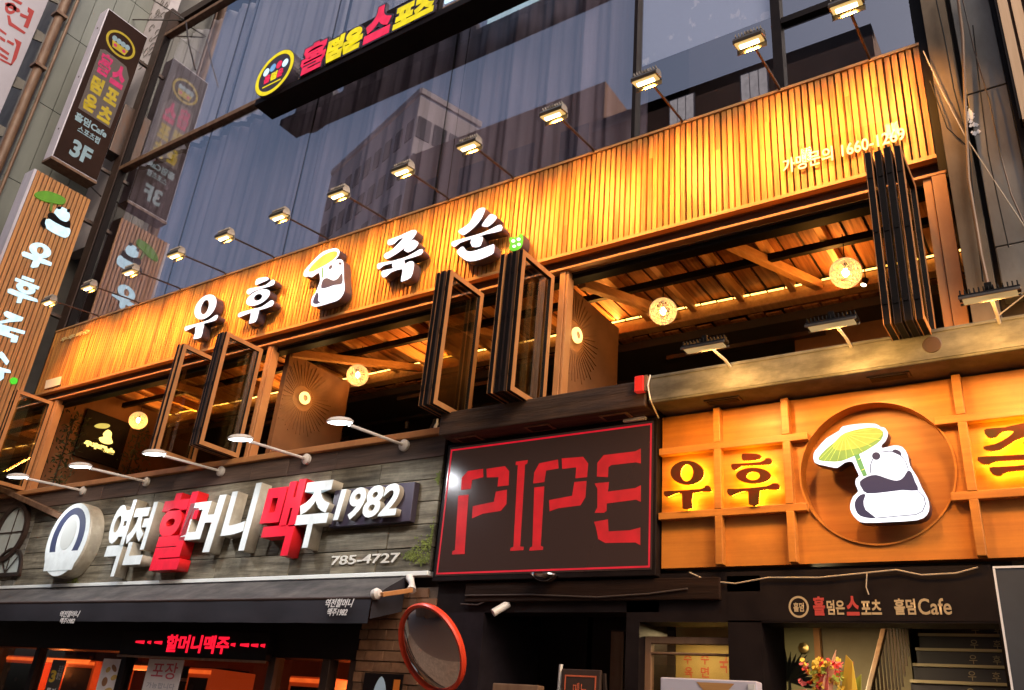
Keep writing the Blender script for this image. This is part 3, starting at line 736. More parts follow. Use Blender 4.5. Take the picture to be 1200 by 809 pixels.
backlit([q6([(618,398),(700,398),(960,375),(1010,350),(1065,352),(1072,390),(1040,402),(900,408),(890,530),(805,535),(800,420),(720,425),(650,455),(622,445)])])
q8 = lambda p: zz(1100, 420, 3.24, p)
backlit([q8([(172,272),(200,265),(250,262),(330,245),(430,240),(420,262),(350,290),(290,310),(230,348),(180,348),(170,335),(215,325),(262,300),(285,275),(240,278),(215,300),(185,298)])])
backlit([q8([(320,320),(360,310),(420,340),(410,360),(350,350)])])
backlit([q8([(148,375),(240,370),(420,362),(430,378),(300,386),(220,390),(190,402),(160,398)])])
backlit([q8([(192,415),(230,412),(300,408),(400,400),(405,470),(370,470),(368,425),(260,430),(235,445),(205,440)])])
# panda emblem of the lattice sign
PY = -.10
E3 = thing('panda_emblem', 'large lit panda emblem with umbrella in the round recess of the orange sign', 'emblem', tuple(at(1020,560,.09)))
s7 = 5.78; z7 = lambda p: zz(940, 480, s7, p)
m_lit_white2 = glow('lit_white_face_bright', (.95,.93,1.0), .75)
shape('lit_plate', [pxs(z7([(78,300),(105,260),(165,195),(250,145),(275,115),(390,97),(495,97),(530,118),(560,125),(582,165),(565,215),(540,240),(545,262),(620,243),(680,255),(715,310),(730,380),(780,460),(810,530),(850,600),(862,660),(845,715),(780,750),(600,762),(430,768),(375,750),(335,700),(325,650),(345,590),(380,555),(362,510),(365,470),(385,450),(362,400),(340,355),(290,360),(240,395),(195,390),(150,380),(85,360)]), PY)], .10, PY, [m_lit_white2, m_letter_side], E3, sm=2)
f = PY-.004
shape('umbrella_rim', [pxs(z7([(112,325),(160,270),(240,205),(290,160),(400,130),(490,122),(548,150),(535,205),(470,255),(400,295),(340,320),(260,350),(180,352),(120,345)]), f)], .004, f, m_leaf2_lit, E3, sm=2)
f2 = PY-.008
shape('umbrella_top', [pxs(z7([(205,245),(240,200),(290,160),(400,132),(490,124),(540,148),(528,185),(470,225),(400,255),(310,272),(235,275)]), f2)], .004, f2, m_leaf_lit, E3, sm=2)
ribs = MB()
for e in ((120,335),(150,348),(185,350),(240,348),(300,332),(350,312),(410,285),(470,250),(530,205),(543,165),(500,126)):
    a, b = at(*z7([(288,165)])[0], PY-.0086), at(*z7([e])[0], PY-.0086); ribs.bar(a, b, .0028, .0012, up=(0,1,0))
ribs.build('rib', m_vein, E3)
shape('umbrella_stem', [pxs(z7([(352,308),(385,300),(402,345),(440,445),(415,455),(378,380)]), f)], .004, f, m_bamboo, E3)
for q in ((378,340,396,332),(402,412,425,402)):
    MB().bar(at(*z7([q[:2]])[0], PY-.009), at(*z7([q[2:]])[0], PY-.009), .005, .002, up=(0,1,0)).build('stem_joint', m_vein, E3)
shape('dark_patch', [pxs(z7([(390,490),(440,455),(500,443),(560,462),(620,480),(660,478),(690,455),(715,415),(740,425),(765,490),(785,548),(680,545),(560,560),(440,568),(405,535)]), f)], .004, f, m_lit_black, E3, sm=2)
shape('dark_patch', [pxs(z7([(355,650),(365,610),(395,578),(430,575),(415,620),(430,680),(500,735),(420,730),(375,705)]), f)], .004, f, m_lit_black, E3, sm=2)
shape('ear', [pxs(z7(ell(501,315,28,26,22)), f)], .004, f, m_lit_black, E3)
shape('ear', [pxs(z7([(610,285),(630,270),(665,285),(672,312),(650,305)]), f)], .004, f, m_lit_black, E3, sm=2)
out = MB()
for L in ([(465,430),(462,380),(478,335)], [(530,290),(590,282),(620,290)], [(655,300),(700,350),(720,410)], [(785,550),(825,590),(835,640),(815,690),(770,712),(650,722),(500,736)]):
    out.tube([at(*z7([p])[0], PY-.006) for p in L], .003, 5)
out.build('outline', m_lit_black, E3)

# ------------------------------------------------------------------ red letter screen
T = thing('led_screen', 'black framed advertising screen with red pipe-shaped letters under the timber beam', 'screen', (-4.95, 0, 2.78))
QX = [(524,523),(771,497),(775,675),(510,681)]
Q = [at(a,b,-.06) for a,b in QX]
SX0, SX1, SZ0, SZ1 = -4.955, -2.79, 2.775, 4.045
m_screen = mat('screen_face', (.020,.012,.012), .22, emit=(.30,.15,.11), es=.035, spec=.5)  # faint brown glow stands in for haze on the glossy face
MB().box(SX0, SX1, -.07, .04, SZ0, SZ1).build('casing', m_black, T, bevel=.006)
MB().box(SX0+.03, SX1-.03, -.074, -.0705, SZ0+.045, SZ1-.03).build('display', m_screen, T)
m_red = glow('red_led', (.95,.010,.018), .25); m_red2 = glow('red_led_border', (.9,.008,.03), .32)
bx0, bx1, bz0, bz1 = SX0+.045, SX1-.045, SZ0+.06, SZ1-.05
shape('red_border', [[(bx0,bz0),(bx1,bz0),(bx1,bz1),(bx0,bz1)], [(bx0+.014,bz0+.014),(bx1-.014,bz0+.014),(bx1-.014,bz1-.014),(bx0+.014,bz1-.014)]], .003, -.0765, m_red2, T)
y5 = lambda p: pxs(zz(500, 430, 3.11, p), -.077)
def red(*polys):
    for P in polys: shape('letter_piece', [y5(P)], .003, -.077, m_red, T)
red([(125,448),(128,405),(150,380),(205,372),(206,402),(165,412),(160,445)], [(218,372),(285,362),(300,380),(298,432),(258,436),(262,402),(219,403)], [(252,455),(292,448),(290,500),(270,525),(205,535),(165,552),(168,508),(245,492)],
    [(115,470),(152,466),(138,668),(138,682),(92,684),(94,672),(103,668)])
red([(325,346),(368,340),(366,352),(358,356),(340,655),(353,656),(352,668),(304,671),(306,660),(316,656),(332,358),(324,358)])
red([(388,425),(392,385),(410,352),(478,338),(480,370),(435,378),(428,420)], [(492,334),(570,328),(588,352),(584,402),(542,406),(545,366),(494,372)], [(538,420),(582,416),(578,475),(560,505),(480,515),(448,526),(446,486),(530,470)],
    [(392,440),(428,436),(415,652),(424,656),(423,667),(374,670),(376,659),(385,655)])
red([(620,400),(622,350),(645,322),(760,308),(780,298),(780,352),(762,348),(672,358),(662,366),(660,402)], [(612,425),(664,420),(660,455),(760,442),(780,432),(780,492),(762,484),(656,498),(655,525),(645,532),(612,532),(622,512),(622,445)],
    [(610,565),(660,556),(662,600),(740,596),(778,586),(778,650),(760,640),(650,642),(625,628),(618,590)])
p = at(640,676,-.08)
T2 = thing('dome_light', 'small chrome dome under the middle of the red letter screen', 'lamp', (p.x, -.08, p.z))
MB().lathe([(.0,-.05),(.05,-.045),(.10,-.02),(.12,.0),(.12,.012),(.0,.012)], (p.x, -.10, p.z), (0,0,1), 28).build('dome', mat('chrome', (.6,.6,.62), .12, metal=1), T2, smooth=True)

# ------------------------------------------------------------------ weathered timber sign board of the pub
BX0, BX1, BZ0, BZ1 = -13.78, -5.03, 2.88, 4.18
m_board = mat('weathered_board', (.27,.235,.165), .8, col2=(.085,.07,.045), nscale=(1.3,14,17), bump=.8, rnd=.28, lo=.36, hi=.66, dirt=.55, dscale=2.2)
m_board_dark = mat('brown_board', (.12,.075,.055), .7, col2=(.07,.045,.035), nscale=(1.6,18,24), bump=.4, rnd=.2)
m_moss = mat('moss_green', (.16,.19,.03), .9, col2=(.10,.12,.03), nscale=(9,9,9), bump=.4)
PB = thing('pub_sign_board', 'weathered grey board sign with a bright metal lower edge below the white lamps', 'sign', (BX0, 0, BZ0))
box('backing', m_black, PB, BX0, BX1, .012, .05, BZ0, BZ1)
rows = 6; rh = (BZ1-BZ0)/rows
rb = random.Random(11)
for r in range(rows):
    x = BX0+1.4 if r < 4 else BX0
    while x < BX1-.02:
        l = min(rb.uniform(.5, 1.6), BX1-x)
        if BX1-x-l < .25: l = BX1-x
        d = rb.uniform(0, .012)
        MB().box(x+.004, x+l-.004, -.02-d, .011, BZ0+r*rh+.004, BZ0+(r+1)*rh-.004).build('board', m_board_dark if r == rows-1 else m_board, PB, bevel=.004)
        x += l
# stone strip left of the boards
m_stone = mat('stone_block', (.22,.20,.16), .8, col2=(.13,.12,.10), nscale=(7,7,7), bump=.3, rnd=.35)
z = BZ0; k = 0
while z < BZ0+4*rh-.02:
    x = BX0-(.1 if k % 2 else 0)
    while x < BX0+1.38:
        l = rb.uniform(.13,.22); MB().box(max(x,BX0)+.004, min(x+l,BX0+1.395)-.004, -.02-rb.uniform(0,.012), .011, z+.003, z+.078).build('stone', m_stone, PB); x += l
    z += .082; k += 1
MB().box(BX0, BX1, -.06, .05, BZ0-.045, BZ0-.004).build('lower_edge', mat('bright_metal_edge', (.74,.77,.75), .4), PB, bevel=.004)
for c in ((500,640,.16,.10),(495,655,.13,.06),(508,628,.06,.12),(92,664,.14,.09),(88,680,.1,.05),(482,650,.08,.05),(515,560,.04,.05)):
    p = at(c[0], c[1], -.034); m = MB(); rr = random.Random(c[0])
    for k in range(90):
        a, b = rr.gauss(0,.5)*c[2], rr.gauss(0,.5)*c[3]; s_ = rr.uniform(.006,.016)
        X, Z = min(max(p.x+a, BX0+.05), BX1-.02), max(p.z+b, BZ0+.01)
        m.face([(X-s_,-.0345-rr.random()*.006,Z),(X,-.034-rr.random()*.01,Z-s_),(X+s_,-.0345-rr.random()*.006,Z),(X,-.034-rr.random()*.01,Z+s_)])
    setp(m.build('moss', m_moss, PB), kind='stuff')
# gable trim, round windows
MB().bar(at(0,572,-.06), at(76,607,-.06), .07, .16, up=(0,1,0)).build('gable_trim', m_rust, PB, bevel=.006)
m_pane = mat('grey_window_pane', (.60,.68,.66), .35, col2=(.50,.57,.55), nscale=(6,6,6))
p = at(13,624,-.05)
W1 = MB().lathe([(.36,-.02),(.36,.05),(.43,.05),(.43,-.02)], (p.x, -.03, p.z), (0,-1,0), 36).build('round_window', m_dkbrown, PB, smooth=True)
W1.scale = (1,1,1)
MB().lathe([(0,.012),(.362,.012)], (p.x, -.03, p.z), (0,-1,0), 36).build('pane', m_pane, W1)
MB().bar((p.x-.33,-.045,p.z), (p.x+.33,-.045,p.z), .018, .012).bar((p.x,-.045,p.z-.33), (p.x,-.045,p.z+.33), .018, .012, up=(0,1,0)).build('glazing_bar', m_dkbrown, W1)
p = at(5,676,-.05); hr = .40
arc = [(p.x+hr*math.cos(a), p.z+hr*math.sin(a)) for a in [math.pi*i/24 for i in range(25)]]
arc2 = [(p.x+(hr-.06)*math.cos(a), p.z+.05+(hr-.08)*math.sin(a)) for a in [math.pi*i/24 for i in range(25)]]
W2 = shape('half_round_window', [arc, arc2], .07, -.07, m_steel, PB)
shape('pane', [arc2], .01, -.04, m_pane, W2)
for a in (45, 90, 135): MB().bar((p.x,-.06,p.z+.05), (p.x+.3*math.cos(R(a)), -.06, p.z+.05+.3*math.sin(R(a))), .014, .01, up=(0,1,0)).build('glazing_bar', m_steel, W2)
# raised letters
PLY = -.18
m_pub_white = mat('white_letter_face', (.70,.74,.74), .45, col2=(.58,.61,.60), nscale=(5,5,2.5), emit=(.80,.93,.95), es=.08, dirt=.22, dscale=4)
m_pub_side = mat('cream_letter_return', (.55,.49,.38), .5, col2=(.42,.36,.27), nscale=(5,5,2), dirt=.35, dscale=4)
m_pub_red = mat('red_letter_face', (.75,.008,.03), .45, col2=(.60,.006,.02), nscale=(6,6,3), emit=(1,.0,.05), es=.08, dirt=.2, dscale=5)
m_pub_redside = mat('red_letter_return', (.60,.01,.012), .45)
def brush(ch, px0, py_bot, px1, py_top, red_=False, lab=''):
    a = at(px0, py_bot, PLY); b = at(px1, py_bot, PLY); zt = at((px0+px1)/2, py_top, PLY).z; zb = at((px0+px1)/2, py_bot, PLY).z
    if lab:
        T = thing('raised_letter', lab, 'sign letter', ((a.x+b.x)/2, -.03, (zb+zt)/2), 'raised letters on the weathered board sign')
        text('letter', ch, a.x, b.x, zb, zt, PLY, .145, [m_pub_red, m_pub_redside] if red_ else [m_pub_white, m_pub_side], T, bold=.035, shear=.10)
brush('역', 113, 676, 136, 590, lab='white raised letter next to the round emblem of the pub sign')
brush('전', 139, 662, 166, 592, lab='white raised letter left of the left red letter')
brush('할', 172, 668, 216, 580, True, 'left red raised letter of the pub sign')
brush('머', 206, 648, 250, 584, lab='white raised letter right of the left red letter')
brush('니', 254, 646, 290, 570, lab='white raised letter left of the right red letter')
brush('맥', 296, 652, 342, 566, True, 'right red raised letter of the pub sign')
brush('주', 340, 642, 378, 566, lab='white raised letter right of the right red letter')
# number plate with raised digits
pa, pb = at(384,618,-.12), at(480,606,-.12)
T = thing('raised_number', 'white raised year number on a dark plate right of the pub letters', 'sign letter', (pb.x, -.03, pb.z))
zc = at(430,612,-.12).z
MB().box(pa.x, pb.x, -.11, -.033, zc-.02, zc+.36).build('plate', m_letter_side, T, bevel=.006)
text('digits', '1982', at(390,610,PLY).x, at(464,605,PLY).x, zc+.02, zc+.34, PLY, .065, [m_pub_white, m_pub_side], T, bold=.03, shear=.15)
pa, pb = at(310,668,-.04), at(468,655,-.04)
text('phone_text', '02) 3785-4727'[4:] and '785-4727', at(388,660,-.04).x, pb.x, 2.965, 3.055, -.045, .01, mat('pale_print', (.62,.60,.54), .6), PB, bold=.015)
# round emblem
p = at(79,632,-.22)
T = thing('round_emblem', 'round white and dark blue emblem drum left of the pub letters', 'emblem', (p.x, -.03, p.z))
MB().lathe([(0,0),(.46,0),(.48,-.02),(.48,-.19)], (p.x, -.22, p.z), (0,-1,0), 44).build('drum', [m_pub_side], T, smooth=True)
MB().lathe([(0,.004),(.47,.004)], (p.x, -.22, p.z), (0,-1,0), 44).build('face', m_pub_white, T)
m_navy = mat('navy_print', (.04,.05,.11), .5)
shape('dark_ring', [ell(p.x,p.z+.02,.37,.39,40), ell(p.x,p.z+.02,.24,.30,36)], .003, -.228, m_navy, T)
shape('pale_mask', [[(p.x-.33,p.z-.40),(p.x+.33,p.z-.40),(p.x+.40,p.z-.16),(p.x-.40,p.z-.16)]], .003, -.2315, m_pub_white, T)
shape('figure', [ell(p.x,p.z+.06,.16,.20,24)], .003, -.2285, mat('pale_grey_print', (.55,.58,.55), .5), T)
text('emblem_text', 'SINCE 1982', p.x-.27, p.x+.27, p.z-.33, p.z-.25, -.236, .003, m_navy, T, bold=.02) if False else None

# white gooseneck lamps of the pub sign
def pub_lamp(b, h):
    T = thing('sign_lamp', '', 'lamp', tuple(b), 'white lamps over the weathered board sign')
    d = (h-b)
    MB().tube([b, b+Vector((0,-.05,.0)), h+Vector((0,.06,0))], .016, 8).build('arm', m_white_metal, T, smooth=True)
    MB().lathe([(0,0),(.06,.0),(.06,.03),(.03,.05),(0,.05)], b+Vector((0,0,0)), (0,-1,0), 20).build('wall_plate', m_white_metal, T, smooth=True)
    hd = MB().lathe([(0,.035),(.05,.033),(.09,.022),(.118,.0),(.118,-.014),(.108,-.018)], h+Vector((0,-.06,0)), (0,0,1), 28)
    def tl(v):
        q = Vector(v)-h-Vector((0,-.06,0)); q = Vector((q.x*.95, q.y*1.15, q.z)); q.rotate(Matrix.Rotation(R(13), 3, 'X')); return tuple(q+h+Vector((0,-.06,0)))
    hd.v = [tl(v) for v in hd.v]
    hd.build('lamp_head', m_white_metal, T, smooth=True)
    le = MB().lathe([(.106,-.016),(.08,-.027),(0,-.031)], h+Vector((0,-.06,0)), (0,0,1), 24)
    le.v = [tl(v) for v in le.v]
    le.build('lens', glow('cool_lens', (.90,.96,1.0), 5), T, smooth=True)
    L = bpy.data.lights.new('lamp_light', 'SPOT'); L.energy = 19; L.color = (.94,.95,1); L.spot_size = R(120); L.spot_blend = .6; L.shadow_soft_size = .06
    lo = bpy.data.objects.new('lamp_light', L); COL.objects.link(lo); lo.parent = T
    lo.location = h+Vector((0,-.06,-.07))-b; lo.rotation_euler = Vector((0,.55,-.8)).to_track_quat('-Z','X').to_euler()
    return T
first = None
for (px, py), nm in zip(((475,521),(360,541),(260,553),(172,568),(97,580)), ('rightmost, by the timber beam', 'above the right red letter', 'middle one, above the white letters', 'above the left red letter', 'leftmost, above the round emblem')):
    b = at(px, py, -.03); b.z = 4.12
    if first is None: first = pub_lamp(b, b+Vector((-.02,-.83,-.04))); setp(first, 'white lamp on a long arm over the pub sign, '+nm)
    else: clone(first, b, 'white lamp on a long arm over the pub sign, '+nm)

# ------------------------------------------------------------------ awning of the pub
m_awn = mat('black_awning_cloth', (.013,.012,.018), .75, col2=(.021,.018,.026), nscale=(3,8,8), bump=.1)
m_awn_top = mat('grey_awning_cloth', (.095,.083,.075), .85, col2=(.05,.045,.045), nscale=(2,6,6), bump=.3, dirt=.55, dscale=4)
A = thing('awning', 'black folding awning with small white brush lettering over the pub front', 'awning', (-9, 0, 2.8))
AX0, AX1 = -13.7, -5.28; FY = -.45
m = MB(); n = 60
for k in range(n+1):
    x = AX0+(AX1-AX0)*k/n; s_ = .006*math.sin(k*1.7)
    m.v += [(x, -.05, 2.83), (x, (FY-.05)/2, 2.705+s_), (x, FY, 2.585)]
for k in range(n):
    for q in (0,1): a = k*3+q; m.f.append([a,a+3,a+4,a+1]); m.m.append(0)
m.build('awning_cloth', m_awn_top, A, smooth=True)
m = MB()
for k in range(n+1):
    x = AX0+(AX1-AX0)*k/n; s_ = .010*math.sin(k*.9)+.008*math.sin(k*2.3)
    m.v += [(x, FY-.012, 2.565), (x, FY-.014+s_*.5, 2.47), (x, FY-.012+s_, 2.36)]
for k in range(n):
    for q in (0,1): a = k*3+q; m.f.append([a,a+3,a+4,a+1]); m.m.append(0)
m.build('valance', m_awn, A, smooth=True)
MB().tube([(AX0,FY,2.575),(AX1,FY,2.575)], .018, 10).build('front_bar', m_dkbrown, A, smooth=True)
MB().face([(AX1,FY,2.585),(AX1,-.05,2.83),(AX1,-.05,2.52),(AX1,FY,2.40)]).build('side_cheek', m_awn, A)
MB().lathe([(0,.0),(.045,.01),(.05,.05),(.03,.08),(0,.085)], (AX1,FY,2.60), (1,0,.2), 18).build('bar_cap', m_white_metal, A, smooth=True)
pa, pb, pc = at(447,697,FY), at(482,692,-.12), at(480,677,-.05)
MB().bar(pa, pb, .05, .04).build('folding_arm', m_bronze, A, bevel=.006)
MB().tube([pb, (pb+pc)/2+Vector((.02,0,0)), pc], [.045,.025,.04], 10).build('arm_bracket', m_white_metal, A, smooth=True)
MB().box(AX0, AX1-.05, -.07, .05, 2.72, 2.83).build('awning_case', m_black, A, bevel=.01)
m_awn_print = mat('white_awning_print', (.72,.70,.70), .6)
for q in ((67,90,731,716), (379,412,722,702)):
    a, b = at(q[0],q[2],FY-.03), at(q[1],q[2],FY-.03); zt, zb = at(q[0],q[3],FY-.03).z, at(q[0],q[2],FY-.03).z
    h = zt-zb
    text('awning_lettering', '역전할머니', a.x, b.x, zb+h*.5, zt, FY-.03, .002, m_awn_print, A, bold=.02, shear=.3)
    text('awning_lettering', '맥주1982', a.x+.04, b.x-.06, zb, zb+h*.46, FY-.03, .002, m_awn_print, A, bold=.02, shear=.3)

# ------------------------------------------------------------------ pub front below the awning
P = thing('storefront', 'dark shop front of the pub with glazed bays under the awning', 'shop front', (-9.5, .1, 0))
box('lintel', m_black, P, -13.7, -5.80, .0, .3, 2.1, 2.72)
for x in (-13.68, -11.35, -9.45, -6.95, -6.2, -5.84):
    MB().box(x-.05, x+.05, .02, .14, 0, 2.1).build('door_post', m_dkbrown if x > -7 else m_black, P, bevel=.004)
for a, b in ((-13.63,-11.4),(-11.3,-9.5),(-9.4,-7.0),(-6.9,-6.25)):
    box('glass_pane', m_shop_glass, P, a, b, .07, .08, .1, 2.09)
    MB().box(a, b, .05, .1, 1.06, 1.1).build('rail', m_black, P)
box('back_wall', mat('pub_wall', (.14,.04,.02), .7), P, -13.7, -5.8, 2.8, 2.9, 0, 3.2)
box('inner_ceiling', m_room_dark, P, -13.7, -5.8, .3, 2.9, 2.75, 2.8)
m_orange_glow = glow('orange_glow', (1,.14,.02), .6)
m_orange_body = mat('orange_machine', (.55,.10,.03), .5, emit=(1,.10,.015), es=.12)
for i, (x0, x1, z0, z1, y, l_) in enumerate(((-11.3,-10.1,1.95,2.02,1.0,'long orange lamp tube inside the left bay of the pub'),(-13.0,-11.6,1.98,2.05,.9,'orange lamp tube at the far left inside the pub'),(-6.75,-6.1,2.0,2.05,1.0,'thin orange lamp tube inside the pub doorway'))):
    T = thing('lamp_tube', l_, 'lamp', ((x0+x1)/2, y, z0))
    MB().tube([(x0,y,(z0+z1)/2),(x1,y,(z0+z1)/2)], .03, 10).build('tube', glow('orange_tube', (1,.16,.025), .8), T)
    MB().box(x0,x1,y-.03,y+.03,z1,z1+.04).build('holder', m_steel, T); MB().box((x0+x1)/2-.01,(x0+x1)/2+.01,y-.01,y+.01,z1+.04,2.75).build('hanger', m_steel, T)
    L = bpy.data.lights.new('tube_light', 'POINT'); L.energy = 9; L.color = (1,.24,.05); L.shadow_soft_size = .1
    lo = bpy.data.objects.new('tube_light', L); COL.objects.link(lo); lo.parent = T; lo.location = (0,0,-.1)
# posters in the windows
def poster(q, label, bodies, face, y=.062):
    a = at(q[0], q[3], y); b = at(q[1], q[2], y)
    T = thing('poster', label, 'poster', (a.x, y, 1.5))
    z1 = b.z; MB().box(a.x, b.x, y, y+.004, z1-.55, z1).build('sheet', face, T)
    for body, fx0, fx1, fz0, fz1, mt, bold in bodies:
        wdt = b.x-a.x
        text('print', body, a.x+fx0*wdt, a.x+fx1*wdt, z1-fz0, z1-fz1, y-.001, 0, mt, T, bold=bold)
    return T, a.x, b.x, z1
m_paper = mat('poster_paper', (.80,.77,.82), .6, col2=(.72,.69,.74), nscale=(3,3,3)); m_darkpaper = mat('poster_dark', (.05,.04,.035), .5)
m_pinkink = mat('pink_ink', (.60,.10,.16), .6); m_yellowink = mat('yellow_ink', (.75,.52,.05), .6); m_palelilac = mat('grey_ink', (.35,.36,.45), .6)
poster((52,78,774,809), 'dark window poster with a yellow figure three', [('3', .12,.55,.26,.12, m_yellowink,.05), ('포장\n할인', .6,.95,.22,.06, m_paper,.0), ('특가', .15,.9,.42,.32, m_paper,.02)], m_darkpaper)
T, a, b, z1 = poster((112,146,773,809), 'grey window poster with pictures of fried food', [], m_paper)
m_food = mat('printed_food', (.30,.14,.06), .6); m_food2 = mat('printed_sauce', (.62,.42,.12), .6)
for c in ((.35,.12,.1,.03,.3,m_food2),(.62,.10,.14,.028,-.5,m_food),(.72,.2,.13,.03,.2,m_food2),(.33,.25,.12,.05,0,m_food),(.6,.36,.2,.05,.2,m_food2)):
    shape('print', [ell(a+(b-a)*c[0], z1-c[1], c[2]*(b-a)*1.1, c[3], 18, c[4])], .001, .0605, c[5], T)
T, a, b, z1 = poster((166,216,774,809), 'pale window poster with pink take-away lettering', [('포장', .16,.88,.20,.03, m_pinkink,.01), ('가능합니다', .1,.9,.30,.24, m_palelilac,.01)], m_paper)
for k in range(3): shape('print', [ell(a+(b-a)*(.2+.3*k), z1-.42, .06, .09, 18)], .001, .0605, m_palelilac, T)
def machine(x0, x1, z1, label, y=.9):
    T = thing('drink_fridge', label, 'cabinet', ((x0+x1)/2, y, 0))
    MB().box(x0, x1, y, y+.6, .02, z1).build('body', m_orange_body, T, bevel=.01)
    MB().box(x0+.05, x1-.05, y-.012, y-.001, z1-.62, z1-.10).build('dark_panel', m_black, T)
    MB().box(x0+.02, x1-.02, y-.014, y-.001, z1-.06, z1-.02).build('lit_edge', m_orange_glow, T)
    for k in range(3): shape('sticker', [ell(x0+(x1-x0)*(.3+.25*(k % 2)), z1-.2-.12*k, .04, .03, 14)], .002, y-.0145, m_dkbrown, T)
machine(at(222,783,.3).x, at(250,783,.3).x, at(236,783,.3).z, 'orange lit cabinet right of the take-away poster', y=.3)
machine(at(2,768,.9).x, at(50,770,.9).x, at(30,769,.9).z, 'orange lit cabinet at the far left behind the dark poster', y=.9)
machine(at(80,770,.9).x, at(114,771,.9).x, at(97,770,.9).z-.04, 'orange lit cabinet left of the food picture poster', y=.9)
machine(at(340,792,.6).x, at(392,796,.6).x, at(360,793,.6).z, 'orange lit ordering kiosk inside the pub doorway', y=.6)
T = thing('shelf_unit', 'dark shelf with pale strips behind the glass right of the take-away poster', 'shelf', (-8.6, .4, 0))
MB().box(-9.0,-8.2,.45,.8,0,2.0).build('carcass', m_black, T)
for k in range(5): MB().box(-8.95,-8.25,.43,.449,1.2+k*.16,1.235+k*.16).build('strip', m_white_metal, T)
# red running-text sign
T = thing('led_sign', 'black running-text sign with red glowing letters under the awning', 'led sign', (-8.2, -.05, 2.05))
MB().box(-9.40, -6.93, -.09, -.005, 2.055, 2.325).build('casing', m_black, T, bevel=.008)
MB().box(-9.42, -6.91, -.095, -.085, 2.03, 2.054).build('lower_frame', m_rust, T)
m_redtext = glow('red_led_text', (1,.008,.03), .6)
a, b = at(194,757,-.096), at(268,757,-.096)
text('red_text', '할머니맥주', a.x, b.x, 2.10, 2.28, -.096, .004, m_redtext, T, bold=.03)
for px in ((160,170),(174,178),(182,191),(272,277),(283,293),(296,304),(307,312)):
    p0, p1 = at(px[0],748,-.096), at(px[1],748,-.096)
    shape('red_dash', [[(p0.x,2.185),(p1.x,2.175),(p1.x,2.21),(p0.x,2.205)]], .004, -.096, m_redtext, T)

# ------------------------------------------------------------------ brick pier and traffic mirror
m_brick = mat('brown_brick', (.20,.10,.05), .8, col2=(.13,.06,.03), nscale=(9,9,9), bump=.3, rnd=.3)
m_mortar = mat('mortar', (.11,.075,.05), .9, col2=(.08,.055,.04), nscale=(20,20,20), bump=.3)
K = thing('brick_pier', 'brown brick pier between the pub front and the dark doorway', 'pier', (-5.35, .1, 0))
box('mortar_core', m_mortar, K, -5.79, -4.93, .012, .3, 0, 2.74)
bme = MB().box(-.104, .104, 0, .03, -.0405, .0405).mesh('brick', m_brick); bhalf = MB().box(-.05, .05, 0, .03, -.0405, .0405).mesh('brick', m_brick)
for r in range(15, 30):
    z = .05+r*.091
    if z > 2.70: break
    for c in range(4):
        x = -5.68+c*.216+(.108 if r % 2 else 0)
        if x+.104 > -4.92: continue
        link('brick', bme, K, loc=(x+5.35, -.10+random.uniform(-.008,.006)-.012, z))
    if r % 2:
        link('brick', bhalf, K, loc=(-5.74+5.35, -.115, z))
    else:
        pass
cm = at(505,760,-.3); nrm = Vector((-.12,-.74,-.40)).normalized()
T = thing('traffic_mirror', 'round convex traffic mirror with an orange-red rim, tilted down beside the brick pier', 'mirror', tuple(cm))
MR = .365
MB().lathe([(0,.075),(.09,.0705),(.18,.0565),(.27,.033),(MR-.015,.0)], cm, nrm, 48).build('mirror_face', mat('mirror_glass', (.80,.79,.78), .035, metal=1), T, smooth=True)
MB().lathe([(MR-.02,.0),(MR-.018,.02),(MR+.004,.024),(MR+.014,.005),(MR+.006,-.03),(MR-.10,-.05),(0,-.06)], cm, nrm, 48).build('rim', mat('orange_red_plastic', (.70,.055,.02), .35, emit=(1,.08,.03), es=.0), T, smooth=True)
MB().tube([cm-nrm*.06, cm-nrm*.16+Vector((0,0,.02)), (cm.x-.02, .02, cm.z+.03)], .022, 10).build('bracket', m_rust, T, smooth=True)
p = at(447,800,-.03)
T = thing('info_plate', 'small dark plate with a pale blue emblem fixed low on the brick pier', 'plate', (p.x, -.03, p.z))
MB().box(p.x-.21, p.x+.24, -.035, -.018, p.z-.22, p.z+.075).build('plate', m_black, T, bevel=.004)
shape('blue_mark', [[(p.x-.06,p.z-.03),(p.x,p.z+.05),(p.x+.06,p.z-.03),(p.x+.06,p.z-.12),(p.x-.06,p.z-.12)]], .003, -.039, mat('pale_blue_print', (.45,.62,.80), .4), T, sm=3)
shape('orange_mark', [[(p.x+.15,p.z-.18),(p.x+.22,p.z-.18),(p.x+.22,p.z+.03),(p.x+.15,p.z+.03)]], .003, -.039, mat('orange_print', (.75,.22,.03), .4), T)

# ------------------------------------------------------------------ dark entrance below the screen and the stair hall
D = thing('entrance_front', 'dark entrance front with recessed door and open stair hall beneath the signs', 'entrance', (-2.5, .1, 0))
box('head_wall', m_black, D, -4.93, -2.79, .0, .25, 2.52, 2.77)
MB().box(-4.6, -2.3, -.04, -.002, 2.60, 2.76).build('dark_beam', mat('black_timber', (.02,.010,.007), .7, col2=(.012,.006,.004), nscale=(2,20,20), bump=.5, spec=.1), D, bevel=.008)
box('side_wall', mat('violet_black_wall', (.014,.010,.013), .7, col2=(.009,.006,.008), nscale=(6,6,6), spec=.15), D, -4.93, -4.40, .0, 1.2, 0, 2.52)
box('recess_wall', m_black, D, -4.40, -3.02, .9, 1.0, 0, 3.2)
MB().box(-3.48, -3.36, .55, .62, 0, 2.45).build('door_post', m_rust, D, bevel=.006); MB().box(-3.33, -3.29, .55, .62, 0, 2.45).build('door_post', m_dkbrown, D, bevel=.006)
box('pier', m_black, D, -2.26, -2.02, .0, .5, 0, 2.77)
box('pier', m_black, D, -3.06, -2.95, .0, .5, 0, 2.77)
